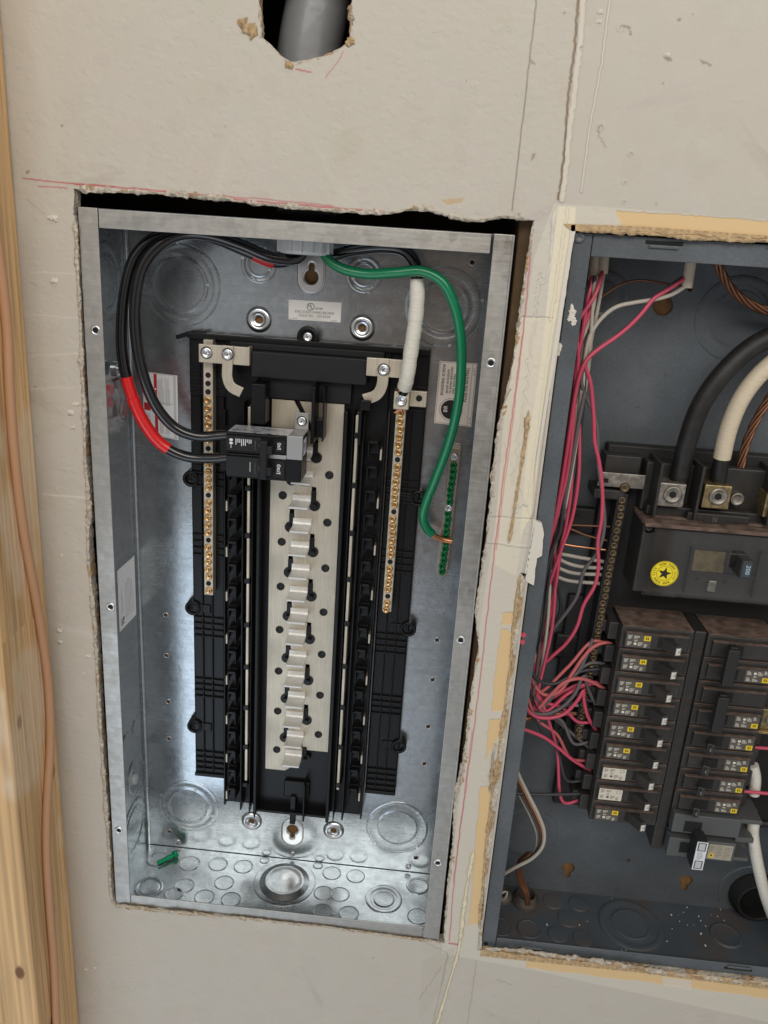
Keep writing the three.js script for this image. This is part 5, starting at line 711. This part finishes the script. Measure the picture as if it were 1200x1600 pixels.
// sheathed cables entering at the top
const topY = 0.372;
for (const [lab, a, b] of [['pale sheathed cable entering the old box top nearest its flange', [930, 372], [926, 438]], ['pale sheathed cable beside the first one at the old box top', [946, 372], [941, 428]], ['tan sheathed cable entering the middle of the old box top', [1084, 380], [1073, 450]]]) wire('sheathed_cable', lab, 'cable', [[...a, -0.045], [(a[0] + b[0]) / 2, (a[1] + b[1]) / 2, -0.046], [...b, -0.046]], 0.0048, mat.nm, 'sheathed cables at the old box top');
const bundle = 'loose wires in the old panel';
const W1 = 0.00185;
const wires = [
  ['red wire swinging from the middle cable down the side bundle', mat.red, [[1068, 436, -0.044], [1045, 452, -0.042], [1022, 466, -0.04], [1004, 488, -0.038], [986, 507, -0.037], [962, 527, -0.036], [936, 545, -0.034], [917, 562, -0.032], [906, 585, -0.031], [898, 620, -0.031], [889, 680, -0.032], [880, 740, -0.034], [869, 800, -0.036], [858, 850, -0.038], [846, 900, -0.042], [838, 950, -0.046], [836, 990, -0.050], [842, 1004, -0.054]]],
  ['dark wire running beside the red wire from the middle cable', mat.wireGrey, [[1070, 432, -0.049], [1046, 448, -0.047], [1020, 468, -0.045], [996, 498, -0.043], [970, 519, -0.041], [940, 539, -0.039], [918, 560, -0.037], [908, 590, -0.037], [912, 612, -0.040], [925, 640, -0.042], [933, 670, -0.042], [934, 720, -0.043], [942, 780, -0.045], [944, 825, -0.046], [934, 862, -0.048], [912, 892, -0.05], [902, 930, -0.052], [890, 950, -0.054], [868, 978, -0.056], [842, 1008, -0.056], [830, 1040, -0.054], [828, 1060, -0.052]]],
  ['pale wire arching from the middle cable into the side bundle', mat.wireWhite, [[1070, 448, -0.044], [1050, 460, -0.044], [1022, 468, -0.043], [990, 473, -0.042], [962, 480, -0.041], [940, 497, -0.040], [922, 524, -0.039], [914, 560, -0.038], [910, 610, -0.040], [902, 660, -0.042], [893, 710, -0.044], [880, 770, -0.048], [866, 820, -0.054], [856, 860, -0.060], [858, 890, -0.064], [880, 905, -0.067], [940, 912, -0.067]]],
  ['brown ground wire curving across the top of the old box', mat.copperOld, [[1066, 448, -0.05], [1030, 442, -0.052], [997, 438, -0.054], [970, 445, -0.056], [938, 466, -0.058], [916, 484, -0.058], [906, 510, -0.056], [900, 560, -0.052], [893, 640, -0.050], [880, 720, -0.052]]],
  ['red wire dropping straight in the bundle from the first sheathed cable', mat.red, [[925, 432, -0.043], [924, 445, -0.040], [920, 460, -0.038], [916, 480, -0.037], [910, 520, -0.036], [901, 570, -0.035], [897, 640, -0.034], [892, 700, -0.033], [886, 740, -0.034], [874, 790, -0.036], [864, 830, -0.040], [852, 864, -0.044]]],
  ['red wire kinking out toward the flange below the second sheathed cable', mat.red, [[941, 424, -0.043], [936, 444, -0.037], [928, 464, -0.033], [912, 488, -0.031], [899, 508, -0.030], [898, 520, -0.030], [903, 545, -0.032], [902, 580, -0.034], [894, 640, -0.036], [884, 720, -0.039], [872, 800, -0.042], [858, 870, -0.044], [846, 930, -0.046], [836, 985, -0.048], [826, 1050, -0.046], [822, 1090, -0.044], [838, 1108, -0.044], [858, 1108, -0.046], [878, 1090, -0.048], [900, 1075, -0.050], [930, 1066, -0.052], [945, 1078, -0.052]]],
  ['red wire crossing clear of the bundle in front of the terminal bar', mat.red, [[912, 566, -0.036], [922, 596, -0.038], [926, 630, -0.040], [928, 660, -0.040], [929, 690, -0.040], [936, 722, -0.042], [941, 765, -0.044], [940, 810, -0.044], [934, 848, -0.045], [935, 885, -0.046], [929, 915, -0.048], [912, 945, -0.050], [901, 980, -0.052], [884, 1006, -0.054], [862, 1026, -0.054], [838, 1050, -0.052], [826, 1070, -0.050], [824, 1090, -0.049]]],
  ['black wire hugging the flange along the bundle', mat.wireBlack, [[940, 420, -0.050], [930, 450, -0.048], [914, 500, -0.046], [905, 580, -0.044], [893, 660, -0.042], [884, 710, -0.040], [881, 770, -0.038], [875, 830, -0.037], [862, 860, -0.036], [852, 900, -0.035], [845, 950, -0.034], [838, 1000, -0.033], [828, 1030, -0.033], [832, 1052, -0.034], [848, 1066, -0.037], [868, 1068, -0.040], [888, 1058, -0.044], [912, 1048, -0.050], [942, 1045, -0.055]]],
  ['pale wire at the back of the bundle next to the flange', mat.wireWhite, [[930, 424, -0.052], [925, 460, -0.05], [918, 520, -0.048], [908, 600, -0.046], [888, 680, -0.045], [876, 750, -0.046], [864, 810, -0.050], [856, 850, -0.058], [864, 880, -0.064], [890, 894, -0.067], [942, 898, -0.067]]],
  ['pale wire bending into the terminal bar at its upper middle', mat.wireWhite, [[944, 420, -0.054], [936, 470, -0.052], [922, 540, -0.050], [905, 640, -0.048], [884, 740, -0.048], [868, 810, -0.052], [860, 850, -0.060], [872, 872, -0.065], [900, 884, -0.067], [944, 888, -0.067]]],
  ['pale wire highest of those bending into the terminal bar', mat.wireWhite, [[876, 800, -0.054], [866, 840, -0.058], [868, 862, -0.064], [890, 868, -0.067], [946, 878, -0.067]]],
  ['thin copper wire reaching the terminal bar above the pale wires', mat.copper, [[872, 848, -0.070], [890, 852, -0.070], [920, 856, -0.069], [952, 860, -0.067]]],
  ['thin copper wire slanting to the terminal bar near its head', mat.copperOld, [[874, 822, -0.072], [890, 826, -0.072], [915, 836, -0.070], [955, 846, -0.067]]],
  ['thin dark wire straight into the terminal bar near its head', mat.copperOld, [[880, 820, -0.074], [910, 821, -0.073], [958, 823, -0.067]]],
  ['dark wire falling in a thin curve below the pale wires', mat.wireBlack, [[866, 900, -0.066], [874, 930, -0.066], [876, 952, -0.066], [868, 972, -0.064], [850, 1000, -0.062], [840, 1030, -0.060]]],
  ['red wire looping wide at the foot of the bundle up to a breaker', mat.red, [[824, 1088, -0.036], [822, 1104, -0.034], [834, 1118, -0.034], [856, 1122, -0.036], [880, 1116, -0.038], [896, 1102, -0.040], [908, 1085, -0.042], [912, 1076, -0.044], [912, 1090, -0.046], [918, 1118, -0.050], [934, 1145, -0.055]]],
  ['black wire looping with the wide red loop at the bundle foot', mat.wireGrey, [[818, 1098, -0.040], [828, 1112, -0.038], [850, 1116, -0.038], [876, 1106, -0.040], [898, 1084, -0.042], [908, 1062, -0.044], [914, 1054, -0.046], [917, 1072, -0.050], [930, 1100, -0.056]]],
  ['faded pink wire rising from the loops to the topmost breaker', mat.redDusty, [[830, 1052, -0.040], [836, 1072, -0.038], [852, 1086, -0.038], [874, 1080, -0.040], [894, 1052, -0.042], [912, 1026, -0.045], [928, 1010, -0.048], [948, 1004, -0.051], [964, 1012, -0.053]]],
  ['grey wire rising from the loops across the terminal bar', mat.wireGrey, [[842, 1112, -0.042], [862, 1090, -0.042], [884, 1068, -0.043], [904, 1048, -0.045], [918, 1020, -0.048], [926, 998, -0.051]]],
  ['red wire slanting from the flange to the lower breakers', mat.red, [[806, 1136, -0.030], [826, 1142, -0.032], [850, 1152, -0.036], [872, 1168, -0.042], [896, 1188, -0.048], [922, 1203, -0.054]]],
  ['thin black wire running level from the flange to the breakers', mat.wireBlack, [[795, 1238, -0.040], [830, 1241, -0.042], [870, 1241, -0.046], [914, 1240, -0.052]]],
  ['grey wire slanting down to the breakers below the loops', mat.wireGrey, [[862, 1120, -0.062], [884, 1138, -0.060], [908, 1158, -0.058], [940, 1182, -0.056]]],
  ['second black wire deep in the side bundle', mat.wireBlack, [[930, 440, -0.054], [920, 490, -0.052], [908, 560, -0.050], [900, 640, -0.048], [886, 720, -0.046], [878, 790, -0.044], [866, 850, -0.042], [852, 900, -0.042], [844, 960, -0.042], [834, 1020, -0.042], [826, 1064, -0.042], [832, 1094, -0.044], [856, 1104, -0.046], [884, 1092, -0.050], [914, 1080, -0.056]]],
  ['red wire deep in the side bundle against the flange', mat.red, [[928, 440, -0.047], [916, 500, -0.044], [900, 590, -0.041], [890, 660, -0.040], [878, 740, -0.040], [866, 800, -0.040], [856, 850, -0.041], [845, 900, -0.042], [836, 950, -0.044], [828, 1010, -0.046], [824, 1060, -0.046], [834, 1084, -0.046], [856, 1092, -0.048], [884, 1078, -0.052], [906, 1068, -0.055]]],
  ['grey wire in front of the side bundle beside the kinked red wire', mat.wireGrey, [[914, 612, -0.034], [906, 650, -0.033], [899, 690, -0.032], [890, 740, -0.034], [882, 790, -0.038], [884, 820, -0.042], [876, 850, -0.048], [862, 880, -0.052], [852, 920, -0.054], [846, 970, -0.056]]],
  ['pale wire leaving the bundle foot to the terminal bar', mat.wireWhite, [[820, 1106, -0.050], [836, 1120, -0.052], [860, 1112, -0.058], [884, 1102, -0.062], [910, 1102, -0.062]]],
  ['faded pink wire crossing the loops to the third breaker', mat.redDusty, [[842, 1106, -0.036], [862, 1084, -0.036], [882, 1066, -0.038], [904, 1060, -0.042], [926, 1066, -0.048], [944, 1076, -0.052]]],
  ['red wire stub leaving the outer column at its middle', mat.red, [[1158, 1167, -0.050], [1180, 1168, -0.05], [1240, 1172, -0.05]]],
  ['red wire stub leaving the outer column near its foot', mat.red, [[1158, 1236, -0.045], [1180, 1238, -0.045], [1240, 1243, -0.045]]],
];
for (const [lab, m, pts] of wires) wire('loose_wire', lab, 'wire', pts, m === mat.copper || m === mat.copperOld ? 0.0011 : W1, m, bundle);
const crowd = [[0, 'red'], [1, 'white'], [2, 'grey'], [3, 'red'], [4, 'white'], [5, 'black'], [6, 'red'], [7, 'grey'], [8, 'white'], [9, 'black'], [10, 'white'], [11, 'grey'], [12, 'white'], [13, 'red'], [14, 'black'], [15, 'white']];
for (const [k, col] of crowd) {
  const m = { red: mat.red, white: mat.wireWhite, grey: mat.wireGrey, black: mat.wireBlack }[col], o = ((k * 5) % 16 - 7.5) * 2.5, spine = [[926, 436], [920, 480], [909, 540], [901, 610], [893, 680], [882, 750], [870, 810], [858, 862], [848, 920], [839, 985], [828, 1050], [824, 1085]];
  wire('loose_wire', `thin ${col} wire twisting within the crowded side bundle`, 'wire', spine.map(([u, v], i) => [u + o * Math.cos(i * 0.55 + k * 0.4) * (i < 2 ? 0.4 : 1) + rr(-2, 2) + 3, v + rr(-6, 6), -0.036 - 0.012 * (0.5 + 0.5 * Math.sin(i * 0.8 + k)) - 0.0004 * k]), 0.0016, m, bundle);
}
for (let k = 0; k < 9; k++) {
  const end = [950 - k * 5.6, 1006 + k * 30.5], m = [mat.redDusty, mat.wireGrey, mat.red, mat.wireBlack, mat.red, mat.wireGrey, mat.redDusty, mat.wireBlack, mat.red][k], s0 = [824 + (k % 3) * 5, 1060 + (k % 4) * 12];
  wire('loose_wire', `wire ending in the side of the ${['topmost', 'second', 'third', 'fourth', 'fifth', 'sixth', 'seventh', 'eighth', 'lowest'][k]} breaker beside the terminal bar`, 'wire', [[s0[0] + 6, s0[1] - 40, -0.044], [s0[0], s0[1], -0.042], [s0[0] + 16, s0[1] + 22 + k * 3, -0.041], [mix(s0[0], end[0], 0.5), mix(s0[1], end[1], 0.55) + 12 - k, -0.044 - k * 0.0008], [end[0] - 24, end[1] - 4 + (k % 3) * 4, -0.052], [end[0], end[1], -0.056]], 0.0017, m, bundle);
}
for (const [k, lab] of [[0, 'front'], [1, 'middle'], [2, 'rear']].entries ? [[0, 'front'], [1, 'middle'], [2, 'rear']] : []) { const d = k * 3; wire('copper_wire', `bare brown ground wire, ${lab} of three crossing below the loops`, 'wire', [[812, 1128 - d, -0.052], [840, 1122 - d, -0.056], [870, 1118 - d, -0.060], [898, 1116 - d * 0.4, -0.064], [918, 1117 - d * 0.4, -0.060]], 0.0014, k === 1 ? mat.copper : mat.copperOld, 'bare ground wires below the loops'); }
// bundle at the lower corner
const low = [[798, 1196], [808, 1220], [822, 1248], [836, 1276], [845, 1302], [842, 1326], [826, 1344], [804, 1358], [780, 1372]];
for (let k = 0; k < 5; k++) { const m = [mat.wireWhite, mat.copper, mat.copperOld, mat.wireGrey, mat.wireWhite][k], lab = ['pale wire on the outside of the lower corner bundle', 'bright copper wire in the lower corner bundle', 'brown copper wire in the lower corner bundle', 'dark wire on the inside of the lower corner bundle', 'second pale wire deep in the lower corner bundle'][k]; wire('loose_wire', lab, 'wire', low.map(([u, v], i) => [u + (2 - k) * 2.6 + (i > 6 ? -4 : 0), v + k * 1.5 - 3, -0.030 - k * 0.003 - i * 0.003]), k === 1 || k === 2 ? 0.0017 : 0.0020, m, 'wires in the lower corner bundle'); }
for (let k = 0; k < 4; k++) wire('copper_wire', ['brown copper wire dropping into the floor connector on its outer side', 'bright copper wire dropping into the floor connector', 'brown copper wire dropping into the floor connector behind the bright one', 'darkest copper wire dropping into the floor connector'][k], 'wire', [[830 - k * 2, 1332, -0.052 - k * 0.002], [816 - k * 2, 1346, -0.054 - k * 0.002], [808 + k * 2, 1362, -0.056 - k * 0.002], [812 + k * 3, 1382, -0.058 - k * 0.001], [820 + k * 2, 1398, -0.058], [823 + k * 1.5, 1414, -0.057]], 0.0014, k === 1 ? mat.copper : mat.copperOld, 'copper wires into the floor connector');
// pale cable and black bushing at the lower outer corner
wire('sheathed_cable', 'thick pale cable hanging past the large foot breaker', 'cable', [[1178, 1280, -0.045], [1176, 1300, -0.044], [1180, 1330, -0.044], [1187, 1365, -0.046], [1196, 1400, -0.050], [1206, 1430, -0.056]], 0.0062, mat.whiteTape);
wire('sheathed_cable', 'short taped pale cable beside the lowest single breakers', 'cable', [[1176, 1195, -0.052], [1180, 1215, -0.052], [1178, 1240, -0.054]], 0.0058, mat.whiteTape);
wire('service_cable', 'black cable leaving the large foot breaker', 'cable', [[1150, 1285, -0.055], [1180, 1286, -0.055], [1260, 1290, -0.055]], 0.004, mat.cableOld);
wire('loose_wire', 'black wire standing upright beside the outer breaker column', 'wire', [[1178, 1130, -0.06], [1174, 1165, -0.06], [1172, 1200, -0.06]], 0.0034, mat.wireBlack, bundle);
{ const p = V(1172, 1388, OZ); const b = thing('conduit_bushing', 'black plastic bushing at the lower corner of the old box back', 'bushing'); mesh('ring', lathez([[0.030, 0.0005], [0.030, 0.006], [0.027, 0.008], [0.026, 0.016], [0.0235, 0.0175], [0.021, 0.016], [0.0205, 0.001]], p.x + 0.006, p.y - 0.006, OZ, 40), mat.oldDark, b); mesh('bore', cylz(0.0205, 0.0006, p.x + 0.006, p.y - 0.006, OZ + 0.0014, 30), mat.hole, b); }
{ const p = V(1198, 1121, -0.05); const g = thing('lug', 'brass lug standing beside the joined handle breakers', 'lug'); mesh('block', M(rbox(p.x - 0.0085, p.x + 0.016, p.y - 0.011, p.y + 0.012, -0.0795, -0.045, 0.0012), rbox(p.x - 0.012, p.x + 0.016, p.y - 0.014, p.y - 0.011, -0.0795, -0.040, 0.0008)), mat.lugBrass, g); mesh('set_screw', lathez([[0.007, -0.001], [0.007, 0.001], [0.005, 0.0018], [0.004, 0.0004], [0.0001, 0.0004]], p.x + 0.004, p.y, -0.045, 22), mat.lugSteel, g); }

renderer.render(scene, camera);
